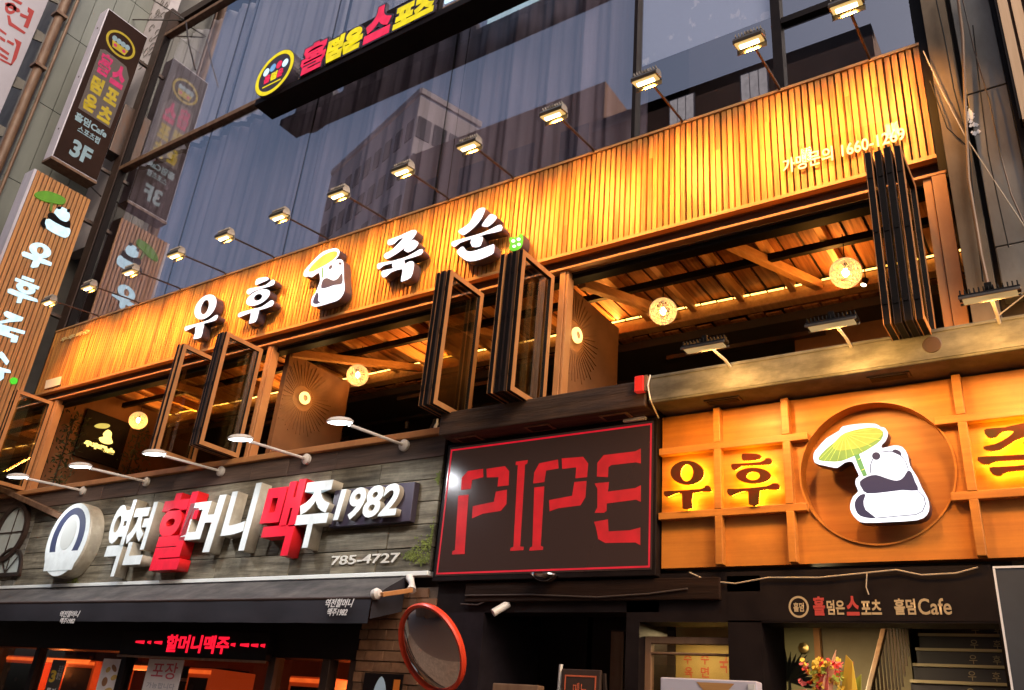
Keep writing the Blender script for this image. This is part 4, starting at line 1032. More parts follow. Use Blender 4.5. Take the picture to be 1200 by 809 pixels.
box('pier', m_black, D, -.57, -.3, -.0, .5, 0, 2.77)
box('head_wall', m_black, D, -2.95, -.57, .0, .25, 2.45, 2.80)
# glazed door with a lit room behind
MB().box(-2.95, -2.90, .1, .16, 0, 2.36).box(-2.90, -2.26, .1, .16, 2.31, 2.36).box(-2.90, -2.26, .1, .16, 2.235, 2.25).build('door_frame', m_rust, D, bevel=.004)
m_lit_room = mat('lit_yellow_wall', (.50,.38,.14), .7, col2=(.40,.28,.09), nscale=(3,3,3))
box('door_glass', m_shop_glass, D, -2.9, -2.26, .125, .131, .05, 2.31)
lw0, lw1 = at(792,770,.85).x, at(866,770,.85).x
box('hall_wall', m_lit_room, D, lw0, lw1, .85, .9, 0, 2.9)
box('hall_wall', m_room_dark, D, lw0-.6, lw0-.001, .84, .9, 0, 2.5)
m_redink = mat('red_ink', (.50,.10,.04), .6)
for c, px, py, hh in (('수',806,772,.09),('수',826,772,.09),('육',807,788,.08),('면',826,788,.08),('국',848,778,.14)):
    q = at(px, py, .848); x, z = q.x, q.z
    text('wall_print', c, x-.035, x+.035, z-hh/2, z+hh/2, .848, 0, m_redink, D, bold=.02)
L = bpy.data.lights.new('room_light', 'AREA'); L.size = .3; L.energy = 3; L.color = (1,.72,.34)
lo = bpy.data.objects.new('room_light', L); COL.objects.link(lo); lo.parent = D; lo.location = Vector((-2.75,.5,2.43))-Vector((-2.5,.1,0))
# stair hall
SX = [at(1085,798,4.0).x, -.62]
box('hall_wall', m_room_dark, D, -.6, -.5, .25, 6, 0, 5)
box('hall_wall', mat('olive_wall', (.36,.31,.22), .8, col2=(.30,.25,.17), nscale=(2,2,2)), D, -4.0, at(1066,760,4.6).x, 4.6, 4.65, 0, 3.9)
box('hall_wall', m_dkbrown, D, -3.9, -3.85, .9, 4.6, 0, 3.9)
box('hall_ceiling', m_room_dark, D, -3.9, -.6, .25, 2.4, 3.1, 3.19)
p0, p1 = at(897,735,4.55), at(955,735,4.55)
DR = MB().box(p0.x-.1, p1.x, 4.50, 4.54, 0, 3.05).build('inner_door', mat('grey_green_door', (.26,.25,.15), .35), D, bevel=.006)
MB().box(p1.x+.002, p1.x+.07, 4.46, 4.545, 0, 3.2).build('door_jamb', m_bronze, DR)
MB().lathe([(0,0),(.05,.01),(.06,.04),(0,.05)], (p1.x-.12,4.49,2.8), (0,-1,0), 16).build('closer_knob', mat('brass', (.6,.45,.2), .3, metal=1), DR, smooth=True)
m_tread = mat('tread_edge', (.48,.40,.28), .5); m_riser = mat('dark_blue_riser', (.04,.036,.06), .5)
m_gold = mat('dull_gold_print', (.38,.30,.20), .5)
ST = thing('staircase', 'dark staircase with pale step edges and small printed letters on its risers', 'staircase', (-1.2, .7, 0))
for k in range(-13, 7):
    z = 2.457+.185*k; y = 4+.25*k; x0, x1 = at(1068,770,4.2).x, -.62
    s_ = MB().box(x0, x1, y, y+.25, z-.185, z-.03).build('riser', m_riser, ST)
    MB().box(x0, x1, y-.03, y+.25, z-.03+.001, z).build('tread', m_tread, s_)
    if k >= 0:
        for c, f in (('우',.42),('후',.60),('죽',.80)):
            text('riser_print', c, x0+(x1-x0)*f, x0+(x1-x0)*f+.075, z-.15, z-.06, y-.002, 0, m_gold, s_)
RA = thing('handrail', 'brown handrail with thin balusters along the left side of the staircase', 'handrail', (-1.6, 2, 0))
x0 = at(1050,735,4.0).x
fr = lambda y: 2.457+.185*(y-4)/.25
MB().bar((x0,.9,fr(.9)+.85), (x0,5.2,fr(5.2)+.85), .05, .05).build('rail', m_rust, RA, bevel=.008)
for k in range(26):
    y = 1.0+k*.16; MB().bar((x0,y,fr(y)-.1), (x0,y,fr(y)+.82), .018, .018).build('baluster', m_steel, RA)
for yy, pw, col in ((1.4, 30, (1,.74,.38)),):
    L = bpy.data.lights.new('hall_light', 'AREA'); L.size = .4; L.energy = pw; L.color = col
    lo = bpy.data.objects.new('hall_light', L); COL.objects.link(lo); lo.parent = D; lo.location = Vector((-2.6,2.9,3.05))-Vector((-2.5,.1,0))
# lettering over the stair hall
hx = lambda px: at(px,712,-.004).x
z0, z1 = 2.50, 2.60
SB = MB().box(-2.26, -.57, -.003, -.0005, 2.462, 2.66).build('sign_strip', m_black, D)
m_gold2 = mat('pale_gold_print', (.36,.28,.17), .5); m_redp = mat('dark_red_print', (.36,.04,.035), .5)
text('strip_text', '홀', hx(953), hx(967), z0-.005, z1+.02, -.006, 0, m_redp, SB, bold=.04)
text('strip_text', '덤은', hx(969), hx(990), z0, z1-.005, -.006, 0, m_gold2, SB, bold=.03)
text('strip_text', '스', hx(992), hx(1007), z0-.005, z1+.02, -.006, 0, m_redp, SB, bold=.04)
text('strip_text', '포츠', hx(1009), hx(1033), z0, z1-.005, -.006, 0, m_gold2, SB, bold=.03)
text('strip_text', '홀덤', hx(1048), hx(1073), z0, z1, -.006, 0, m_gold2, SB, bold=.03)
text('strip_text', 'Cafe', hx(1076), hx(1115), z0, z1, -.006, 0, m_gold2, SB, bold=.015)
cx = hx(936); shape('strip_emblem', [ell(cx,(z0+z1)/2+.002,.068,.072,32), ell(cx,(z0+z1)/2+.002,.055,.058,32)], .001, -.0055, m_gold2, SB)
text('strip_emblem', '홀덤', cx-.035, cx+.035, z0+.02, z1-.02, -.006, 0, m_gold2, SB, bold=.03)
# loose wires under the orange sign
m_wire = mat('pale_wire', (.40,.33,.25), .5); m_wire_dark = mat('dark_wire', (.06,.045,.04), .5)
setp(MB().tube([at(*q,-.02) for q in ((808,671),(830,681),(862,684),(900,677),(960,677),(1010,672),(1050,668),(1080,674),(1120,672),(1146,665))], .005, 6).build('wire', m_wire, None, smooth=True), 'pale loose wire sagging under the orange lattice sign', 'wire')
setp(MB().tube([at(*q,-.02) for q in ((1016,672),(1015,688),(1018,697))], .004, 6).build('wire', m_wire, None), 'short wire end hanging above the cafe lettering', 'wire')
setp(MB().tube([at(*q,-.05) for q in ((545,698),(620,697),(700,700),(760,696),(806,690))], .006, 6).build('wire', m_wire_dark, None, smooth=True), 'dark wire sagging under the red letter screen', 'wire')
setp(MB().tube([at(*q,-.03) for q in ((540,708),(560,709),(575,702))], .006, 6).build('wire', m_wire_dark, None, smooth=True), 'dark wire end at the corner left of the hanging camera', 'wire')
# hanging camera
p = at(590,712,.0)
T = thing('security_camera', 'small pale camera hanging in the dark corner under the screen', 'camera', tuple(p))
MB().tube([p+Vector((.06,0,.12)), p+Vector((.04,0,.02))], .018, 8).build('bracket', m_rust, T)
MB().tube([p+Vector((.05,-.0,.03)), p+Vector((-.03,-.10,-.06))], .032, 12).build('camera_body', m_white_metal, T, smooth=True)
# A-board, boxes, plant, wreath at the bottom edge
p0, p1 = at(660,784,-.5), at(705,795,-.5)
T = thing('a_board', 'small dark standing board with a red border below the screen', 'sign', (p0.x, -.5, 0))
MB().box(p0.x, p1.x, -.52, -.49, .1, p0.z).build('board', m_dkbrown, T, bevel=.006)
shape('red_line', [[(p0.x+.03,.15),(p1.x-.03,.15),(p1.x-.03,p0.z-.04),(p0.x+.03,p0.z-.04)], [(p0.x+.04,.16),(p1.x-.04,.16),(p1.x-.04,p0.z-.05),(p0.x+.04,p0.z-.05)]], .002, -.523, m_redink, T)
text('print', '메뉴', p0.x+.1, p1.x-.1, p0.z-.2, p0.z-.09, -.523, .002, m_redink, T)
MB().bar((p0.x-.02,-.50,p0.z+.03), (p0.x-.10,-.45,0), .02, .02).build('leg', m_white_metal, T); MB().bar((p1.x+.02,-.50,p1.z+.03), (p1.x+.06,-.2,0), .02, .02).build('leg', m_steel, T)
p0, p1 = at(780,795,-.7), at(892,800,-.7)
T = thing('notice_box', 'pale lilac notice box at the bottom edge by the glazed door', 'box', (p0.x, -.7, 0))
MB().box(p0.x, p1.x, -.78, -.68, .05, p0.z).build('cabinet', mat('pale_lilac_enamel', (.50,.46,.52), .4), T, bevel=.008)
pm0 = at(838,800,-.785); MB().face([(pm0.x-.12,-.784,p0.z-.02),(pm0.x+.12,-.784,p0.z-.02),(pm0.x,-.784,p0.z-.14)]).build('paper', m_trim, T)
MB().box(p1.x-.05,p1.x-.01,-.79,-.781,p0.z-.05,p0.z-.02).build('clip', m_white_metal, T)
p0, p1 = at(581,801,-.3), at(634,804,-.3)
T = thing('menu_box', 'dull tan box top below the hanging camera', 'box', (p0.x, -.3, 0)); MB().box(p0.x,p1.x,-.34,-.25,.05,p0.z).build('box', m_rust, T, bevel=.006)
p = at(922,799,.6)
T = thing('fan_palm', 'dark fan palm leaf in front of the inner door of the stair hall', 'plant', (p.x, .6, 0))
m_palm = mat('palm_leaf', (.03,.035,.02), .5)
for k in range(21):
    a = R(-10+k*10); l = .23+.02*math.sin(k*1.3)
    d = Vector((math.cos(a), .1*math.sin(k), math.sin(a))); s_ = Vector((-math.sin(a), 0, math.cos(a)))*.013
    MB().prism([p, p+d*l*.6+s_, p+d*l, p+d*l*.6-s_], (0,.006,.0)).build('leaf', m_palm, T)
MB().tube([(p.x,.6,0),(p.x+.02,.6,p.z)], .012, 6).build('stem', m_palm, T)
MB().lathe([(.12,0),(.15,.3),(.13,.3),(.0,.28)], (p.x,.6,.0), (0,0,1), 20).build('pot', m_dkbrown, T)
# congratulation bouquet
p = at(966,800,-.2)
T = thing('bouquet', 'pink, red and yellow wrapped bouquet standing at the stair hall opening', 'flowers', (p.x, -.2, 0))
fl = [mat('pink_petal', (.75,.16,.16), .6), mat('red_petal', (.60,.03,.02), .6), mat('yellow_petal', (.72,.48,.05), .6), mat('lime_leaf', (.38,.42,.06), .6), mat('peach_wrap', (.72,.36,.20), .6)]
rb = random.Random(5)
for k in range(130):
    c = p+Vector((rb.gauss(.02,.055), rb.gauss(0,.05), rb.uniform(-.3,.13))); mi = rb.choice([0,1,1,2,2,3]); m = MB()
    for j in range(6):
        d = Vector((rb.gauss(0,1),rb.gauss(-.5,1),rb.gauss(0,1))).normalized()*.022; s_ = d.orthogonal()*.5
        m.face([c, c+d+s_, c+d*1.5, c+d-s_])
    m.build('flower', fl[mi], T)
MB().prism([p+Vector((-.1,-.06,-.35)), p+Vector((.02,-.08,.02)), p+Vector((.10,-.06,.19)), p+Vector((.05,-.05,-.1))], (0,.01,0)).build('wrap', fl[4], T)
MB().prism([p+Vector((-.2,-.05,-.3)), p+Vector((-.2,-.05,-.06)), p+Vector((-.1,-.06,-.05)), p+Vector((-.06,-.06,-.3))], (0,.01,0)).build('wrap', fl[0], T)
for q, mt in (([(-.02,-.3),(.10,-.1),(.16,.16),(.20,.12),(.22,-.05),(.17,-.3)], fl[2]), ([(.10,-.3),(.15,-.02),(.24,.05),(.22,-.2)], fl[3]), ([(-.06,-.3),(-.02,.0),(.05,.12),(.04,-.1)], fl[0])):
    MB().prism([p+Vector((a, -.03-.02*i, b)) for i, (a, b) in enumerate(q)], (0,.012,0)).build('wrap', mt, T)
MB().tube([(p.x-.2,-.15,0),(p.x,-.2,p.z-.2)], .015, 6).tube([(p.x+.2,-.15,0),(p.x,-.2,p.z-.2)], .015, 6).build('stand', m_white_metal, T)
# dark board at the right edge
p0, p1 = at(1163,664,-.35), at(1186,807,-.35)
T = thing('menu_board', 'dark slate board with a thin white edge at the lower right', 'board', (p0.x, -.35, 0))
MB().box(p0.x+.012, 1.0, -.35, -.31, .3, p0.z-.012).build('panel', mat('slate_panel', (.055,.06,.07), .45, col2=(.04,.042,.05), nscale=(2,2,2)), T)
MB().box(p0.x, p0.x+.011, -.354, -.31, .3, p0.z).build('edge_strip', m_white, T); MB().box(p0.x+.0112, 1.0, -.354, -.31, p0.z-.0115, p0.z).build('edge_strip', m_white, T)
# ------------------------------------------------------------------ illuminated sign of the third floor
TY = -.25
TS = thing('top_sign', 'black sign bar with red and yellow lit letters and a round emblem', 'sign', (-9.2, TY, 10.0))
tp = lambda a, b: at(a, b, TY)
zb = tp(349.4,90.6).z
MB().box(tp(298,118).x, -3.4, TY+.02, GY-.07, zb-.13, zb-.015).build('base_bar', m_black, TS, bevel=.01)
MB().box(tp(355,90).x, tp(512,10).x, TY+.03, TY+.1, zb-.014, zb+.5).build('back_plate', m_black, TS)
m_tr = glow('lit_red_letter', (1,.025,.10), .40); m_ty = glow('lit_yellow_letter', (1,.78,.01), .40)
def tsign(body, a, b, c, mt, dz=0, bold=.07, over=0.02):
    xa, xb = tp(*a).x, tp(*b).x; h = tp(*c).z-zb+dz
    text('letter_outline', body, xa-.03, xb+.03, zb-.03, zb+h+.03, TY+.0, .06, m_letter_side, TS, bold=bold+.055)
    text('letter', body, xa, xb, zb, zb+h, TY-.006, .006, mt, TS, bold=bold)
H1 = (384.8,42.7)
tsign('홀', (349.4,90.6), (377,80), H1, m_tr, .0)
tsign('덤은', (379.6,76), (422,56), (401,40.6), m_ty)
tsign('스', (425,54), (455,40.6), (444,9.4), m_tr)
tsign('포츠', (459.8,36.5), (507,14.6), (478,3), m_ty)
p = tp(323.5,87); er = .42
MB().lathe([(0,0),(er,0),(er,-.16),(0,-.16)], (p.x, TY-.03, p.z), (0,-1,0), 44).build('emblem_drum', m_letter_side, TS, smooth=False)
shape('emblem_ring', [ell(p.x,p.z,er-.01,er-.01,48), ell(p.x,p.z,er-.075,er-.075,48)], .004, TY-.036, m_ty, TS)
m_tb = glow('lit_blue_dot', (.25,.55,.95), .35)
for k, mt in enumerate((m_lit_cyan, m_tb, m_tr, m_lit_cyan)):
    shape('emblem_dot', [ell(p.x-.21+.14*k, p.z+.10+.03*(k in (1,2)), .062, .075, 20)], .004, TY-.036, mt, TS)
for c, dx, mt in (('홀',-.21,m_tr),('덤',-.06,m_ty),('은',.08,m_tr)):
    text('emblem_letter', c, p.x+dx, p.x+dx+.13, p.z-.14, p.z+.02, TY-.036, .004, mt, TS, bold=.06)
MB().box(p.x-.2, p.x+.2, TY-.038, TY-.034, p.z-.225, p.z-.205).build('emblem_line', m_ty, TS)
q = tp(520,6)
MB().box(q.x, q.x+1.6, TY-.004, TY+.02, zb+.03, zb+.75).build('white_panel', m_lit_cyan, TS, bevel=.01)

# ------------------------------------------------------------------ hanging signs on the left (seen from their +X side)
HX = -13.9
HS = thing('hanging_sign', 'dark brown hanging sign box with round emblem, pink and yellow letters and 3F', 'sign', (HX, -.55, 10.0))
HY0, HY1, HZ0, HZ1 = -.97, -.11, 10.05, 13.55
m_hs = mat('dark_brown_acrylic', (.030,.014,.010), .5, col2=(.024,.011,.008), nscale=(2,2,2), spec=.08); m_hs_side = mat('lilac_white_enamel', (.62,.58,.66), .4, col2=(.52,.48,.54), nscale=(4,4,2))
MB().box(HX-.30, HX-.012, HY0, HY1, HZ0, HZ1).build('box', m_hs_side, HS, bevel=.012)
MB().box(HX-.011, HX, HY0+.02, HY1-.012, HZ0+.03, HZ1-.03).build('face', m_hs, HS)
MB().box(HX-.31, HX+.004, HY0-.004, HY1, HZ0-.05, HZ0-.002).build('lower_trim', m_rust, HS)
for z in (10.7, 11.9, 13.1): MB().lathe([(0,.008),(.02,.006),(.022,0)], (HX-.15, HY0, z), (0,-1,0), 10).build('bolt', m_steel, HS)
g = lambda body, y0, y1, z0, z1, mt, bold: text('print', body, y0, y1, z0, z1, HX+.004, .003, mt, HS, plane='side', bold=bold)
m_p = glow('lit_pink_print', (.90,.03,.17), .27); m_y = glow('lit_gold_print', (.85,.55,.02), .24); m_c = glow('lit_pale_print', (.62,.78,.80), .18); m_gr = mat('grey_outline', (.12,.10,.095), .6, spec=.1)
cy = (HY0+HY1)/2
shape('emblem', [ell(cy,12.98,.30,.27,40), ell(cy,12.98,.255,.225,40)], .004, HX+.005, m_y, HS, plane='side')
for k in range(4): shape('emblem', [ell(cy-.14+.09*k, 13.02, .05,.06,16)], .004, HX+.005, m_c, HS, plane='side')
shape('emblem', [[(cy-.17,12.96),(cy+.17,12.96),(cy+.13,12.82),(cy-.13,12.82)]], .004, HX+.005, m_y, HS, plane='side')
for k in (-1,1): shape('emblem', [ell(cy+.09*k,12.89,.035,.035,12)], .004, HX+.0065, m_p, HS, plane='side')
shape('letter_plate', [[(HY0+.12,12.60),(HY0+.2,12.66),(HY1-.2,12.62),(HY1-.08,12.42),(HY1-.1,11.2),(HY0+.12,11.2)]], .002, HX+.002, m_gr, HS, plane='side')
g('홀', HY0+.17, cy-.02, 12.12, 12.60, m_p, .07); g('스', cy+.03, HY1-.14, 12.08, 12.56, m_p, .07)
g('덤', HY0+.17, cy-.03, 11.68, 12.04, m_y, .06); g('포', cy+.04, HY1-.14, 11.66, 12.0, m_y, .06)
g('은', HY0+.17, cy-.03, 11.26, 11.62, m_y, .06); g('츠', cy+.04, HY1-.14, 11.24, 11.58, m_y, .06)
g('홀덤Cafe', HY0+.12, HY1-.12, 10.95, 11.12, m_c, .03); g('스포츠펍', HY0+.24, HY1-.2, 10.76, 10.90, m_c, .02); g('3F', HY0+.24, HY1-.24, 10.25, 10.60, m_c, .04)
MB().box(HX-.17, HX-.11, HY1, .3, 13.0, 13.06).box(HX-.17, HX-.11, HY1, .3, 10.4, 10.46).build('bracket', m_steel, HS)
# grey box between sign and wall
setp(box('junction_box', m_steel, None, HX-.35, HX-.02, HY1+.02, .16, 10.8, 11.9, bevel=.01), 'dark metal box between the hanging sign and the curtain wall', 'box')

BS = thing('slatted_hanging_sign', 'tall slatted wood hanging sign with a panda emblem and white letters', 'sign', (HX, -.6, 4.6))
BY0, BY1, BZt, BZb = -1.10, -.10, 9.66, 4.4
m_bback = mat('dark_groove', (.10,.05,.02), .7)
MB().box(HX-.30, HX-.03, BY0+.01, BY1-.01, BZb, BZt).build('box', m_bback, BS)
nsl = 14; pw = (BY1-BY0)/nsl
bm_ = MB().box(-.022, 0, .005, pw-.013, 0, BZt-BZb).mesh('slat', m_blade)
for k in range(nsl): link('slat', bm_, BS, loc=(random.uniform(-.002,.002), BY0+k*pw+.6, BZb-4.6))
MB().box(HX-.32, HX-.31, BY0-.02, BY1, BZb, BZt).build('back_sheet', m_hs_side, BS)
MB().box(HX-.31, HX, BY0-.05, BY0-.005, BZb, BZt).build('edge_profile', m_hs_side, BS)
lx_ = HX+.02
def sside(pts): return [(q.y, q.z) for q in (atx(a, b, lx_) for a, b in pts)]
v1 = lambda p: sside(zz(0,210,6.74,p)); v2 = lambda p: sside(zz(0,320,5.055,p))
m_bl = mat('charcoal_print', (.006,.004,.005), .6, spec=.1); m_leafp = glow('lit_leaf_green', (.25,.62,.03), .2); m_leafd = mat('leaf_green_dark', (.12,.20,.02), .5)
def sp(nm, loops, mt, sm=2, d=.02): shape(nm, loops, d, lx_+{.016:.012,.018:.014}.get(d,0), mt, BS, plane='side', sm=sm)
sp('umbrella', [v1([(275,130),(300,100),(380,95),(480,130),(520,165),(500,198),(430,190),(340,170)])], m_leafp, 3)
sp('umbrella_stem', [v1([(400,190),(420,192),(410,255),(392,250)])], m_leafd, 1)
sp('panda_head', [v1([(432,265),(455,228),(490,222),(535,245),(552,290),(535,332),(490,330),(450,298)])], m_lit_cyan, 3)
sp('dark_patch', [v1([(375,285),(395,265),(430,275),(470,320),(520,340),(552,330),(548,388),(480,365),(400,320)])], m_bl, 2, .016)
sp('panda_body', [v1([(355,340),(380,315),(450,335),(545,385),(552,430),(520,462),(440,430),(370,385)])], m_lit_cyan, 3)
sp('dark_patch', [v1([(320,345),(340,310),(362,308),(352,350),(365,385),(335,372)])], m_bl, 2, .016)
for c in ((467,228,15,12),(540,250,12,14)): sp('ear', [v1(ell(*c,16))], m_bl, 1, .018)
sp('letter', [v1(ell(320,562,88,55,26,R(22))), v1(ell(320,562,30,30,20))], m_lit_cyan, 1)
sp('letter', [v1([(175,580),(190,570),(300,610),(410,660),(405,685),(318,660),(300,695),(260,700),(245,690),(268,640),(180,605)])], m_lit_cyan, 1)
sp('letter', [v2([(135,15),(205,40),(200,55),(130,32)])], m_lit_cyan, 1)
sp('letter', [v2([(95,28),(235,82),(228,98),(90,45)])], m_lit_cyan, 1)
sp('letter', [v2(ell(155,90,58,32,24,R(20))), v2(ell(155,90,20,14,18,R(20)))], m_lit_cyan, 1)
sp('letter', [v2([(50,95),(65,92),(220,155),(225,172),(135,148),(125,178),(100,175),(110,140),(48,115)])], m_lit_cyan, 1)
sp('letter', [v2([(25,235),(40,225),(140,265),(130,285),(60,290),(5,300),(0,285),(60,272),(30,252)]), ], m_lit_cyan, 1)
sp('letter', [v2([(-40,290),(150,345),(145,362),(60,340),(55,355),(110,375),(100,412),(65,408),(70,385),(-40,350)])], m_lit_cyan, 1)
sp('letter', [v2([(-30,510),(10,465),(25,480),(55,525),(40,545),(5,500),(-30,540)])], m_lit_cyan, 1)
sp('letter', [v2([(-50,545),(60,575),(65,592),(25,588),(22,625),(0,640),(-50,640)])], m_lit_cyan, 1)
sp('green_emblem', [v2([(60,635),(80,618),(105,630),(98,655),(70,658)])], m_green, 2)
for z in (5.2, 7.4, 9.3): MB().box(HX-.2, HX-.12, BY1, .3, z, z+.06).build('bracket', m_steel, BS)

# ------------------------------------------------------------------ neighbour on the left: panel clad column, pipe, banner
NB = thing('neighbour_building', 'grey panel-clad neighbouring building behind the hanging signs', 'building', (-16, 2, 0))
box('wall', m_concrete2, NB, -15.8, -15.03, -1.2, 8, 0, 22)
box('wall', m_concrete2, NB, -40, -18.25, -.3, 8, 0, 26)
m_clad = mat('grey_green_cladding', (.205,.215,.19), .5, col2=(.16,.168,.15), nscale=(2,2,.5), rnd=.06)
for j in range(10):
    for k in range(4):
        y0 = -1.2+.36*k
        if y0 > .1: continue
        MB().box(-15.03, -15.0, y0+.006, y0+.354, 3+1.72*j+.008, 3+1.72*(j+1)-.008).build('cladding_panel', m_clad, NB)
m_lattice = mat('pale_plaster', (.52,.47,.47), .7, col2=(.44,.39,.40), nscale=(3,3,3))
box('wall', m_lattice, NB, -15.03, -14.3, .25, .45, 9, 20)
la = MB(); rl_ = random.Random(2)
for k in range(26):
    c = Vector((rl_.uniform(-15,-14.35), .235, rl_.uniform(13.2, 16.5))); r_ = rl_.uniform(.06,.14); a0 = rl_.uniform(0,6)
    la.tube([c+Vector((math.cos(a0+t*.5)*r_*(1-t*.06), 0, math.sin(a0+t*.5)*r_*(1-t*.06))) for t in range(12)], .008, 5)
la.build('scroll_relief', m_concrete2, NB)
PI_ = thing('drain_pipe', 'brown vertical pipe running up beside the grey cladding panels', 'pipe', (-15, -1.35, 0))
MB().tube([(-14.98,-1.34,0),(-14.98,-1.34,20)], .085, 14).build('pipe', m_rust, PI_, smooth=True)
MB().tube([(-14.9,-1.18,0),(-14.9,-1.18,20)], .03, 10).build('pipe', m_rust, PI_, smooth=True)
for z in (7.0, 9.6, 12.2, 13.5): MB().box(-15.08,-14.86,-1.46,-1.24,z,z+.06).build('clamp', m_rust, PI_)
BN = thing('banner_sign', 'white hanging banner sign with red lettering at the top left corner', 'sign', (-17.98, -1.4, 12))
y0_, y1_ = -2.3, -.74
m_banner = mat('banner_white', (.50,.48,.56), .6, col2=(.46,.43,.50), nscale=(1,1,1)); m_bred = mat('banner_red', (.42,.05,.05), .5)
MB().box(-18.2, -17.99, y0_, y1_, 11.5, 18.5).build('panel', m_banner, BN, bevel=.01)
sd_ = lambda p: [(q.y, q.z) for q in (atx(a, b, -17.985) for a, b in zz(0,0,6.225,p))]
def bl_(*pp):
    for P in pp: shape('lettering', [sd_(P)], .004, -17.984, m_bred, BN, plane='side')
bl_([(100,-15),(165,22),(152,38),(85,0)], [(38,22),(60,18),(140,65),(148,85),(130,92),(40,42)])
shape('lettering', [sd_(ell(78,62,42,42,24)), sd_(ell(78,62,20,20,18))], .004, -17.984, m_bred, BN, plane='side')
bl_([(205,52),(250,82),(205,207),(172,195),(212,98),(200,85)], [(150,95),(205,120),(198,140),(145,118)], [(52,112),(72,115),(85,165),(188,238),(176,250),(62,180)])
bl_([(0,208),(48,245),(45,260),(0,228)], [(0,262),(40,290),(35,310),(0,285)], [(105,280),(158,310),(120,430),(88,475),(75,478),(120,330)], [(55,290),(105,318),(98,335),(50,308)], [(0,340),(70,390),(60,405),(0,362)], [(0,385),(62,425),(52,440),(0,405)], [(0,425),(90,470),(80,480),(0,440)])
for z in (12.3, 13.6, 15.0, 16.2): MB().prism([(-18.1,y1_,z),(-18.1,y1_,z+.3),(-18.1,-.35,z+.3),(-18.1,-.35,z+.12)], (.05,0,0)).build('bracket', m_concrete2, BN)

# ------------------------------------------------------------------ neighbour on the right: stained pier, pipes, slatted sign, cables
NR = thing('neighbour_pier', 'stained concrete pier with metal duct panels at the right of the slatted fascia', 'building', (0, .3, 0))
box('pier', m_concrete, NR, XR+.02, -.27, -.12, .6, 4.3, 14)
m_duct = mat('grey_duct_sheet', (.20,.185,.165), .5, metal=.3, col2=(.10,.085,.07), nscale=(3,3,1.2), bump=.08, lo=.4, hi=.75)
for k, (z0, z1) in enumerate(((4.95, 6.30),(6.31,7.7),(7.71,9.2),(9.21,11))):
    MB().box(-.235, .03, -.10, .5, z0, z1).build('duct_panel', m_duct, NR, bevel=.006)
box('recess', m_room_dark, NR, -.27, 1.4, .02, .6, 4.0, 14)
MB().box(-.235, .30, -.11, .02, 4.55, 4.94).build('lower_panel', m_duct, NR, bevel=.01)
MB().box(.031, .09, -.16, .02, 4.95, 12).build('dark_channel', m_black, NR, bevel=.006)
box('recess', m_room_dark, NR, 1.4, 6, -.1, .8, 0, 14)
# a patch of torn paper on the duct
mm = MB(); rp = random.Random(4); c = at(1136,140,-.104)
for k in range(26):
    a, b = rp.gauss(0,.022), rp.gauss(0,.09); s_ = rp.uniform(.008,.022)
    mm.face([(c.x+a-s_,-.1035-rp.random()*.004,c.z+b),(c.x+a,-.104,c.z+b-s_),(c.x+a+s_,-.105,c.z+b),(c.x+a,-.104,c.z+b+s_*1.5)])
mm.build('torn_paper', m_white, NR)
for (pts, r_, mt, l_, cat) in (
    ([(1123,0),(1128,40),(1131,120),(1135,210),(1150,300),(1160,345)], .012, m_rust, 'rust brown pipe running down the stained pier', 'pipe'),
    ([(1097,0),(1107,45),(1118,105),(1134,165),(1145,270),(1152,330)], .0055, m_gasket, 'black cable beside the rust brown pipe', 'cable'),
    ([(1140,30),(1148,100),(1158,180),(1172,245),(1182,290)], .0045, m_gasket, 'thin black cable over the grey duct panels', 'cable'),
    ([(1128,0),(1142,60),(1160,120),(1172,180),(1185,228),(1200,262)], .005, m_steel, 'grey cable hanging along the ducts', 'cable'),
    ([(1082,60),(1105,110),(1130,158),(1165,212),(1202,268)], .0045, m_wire, 'pale straight cable crossing the ducts from the fascia corner', 'cable'),
    ([(1090,95),(1110,150),(1134,172)], .0045, m_gasket, 'short dark cable by the end of the slatted fascia', 'cable'),
    ([(1202,345),(1175,366),(1155,385),(1148,392)], .0045, m_wire, 'pale cable stub above the metal beam at the right edge', 'cable')):
    setp(MB().tube([at(a, b, -.16) for a, b in pts], r_, 7).build('pipe' if cat == 'pipe' else 'cable', mt, None, smooth=True), l_, cat)
SR = thing('slatted_fascia', 'pale slatted wood fascia of the neighbour at the top right corner', 'fascia', (.07, -.3, 5.9))
m_pale_slat = mat('pale_slat', (.66,.44,.27), .5, col2=(.55,.35,.20), nscale=VG, rnd=.1, bump=.1)
box('backing_board', m_slat_back, SR, .075, 1.6, -.26, -.22, 5.8, 8.6)
bs2 = MB().box(0, .062, 0, .035, 0, 2.8).mesh('slat', m_pale_slat)
for k in range(18): link('slat', bs2, SR, loc=(.008+k*.083, .001, -.1))
box('edge_board', m_black, SR, .062, .072, -.31, -.2, 5.8, 8.6)

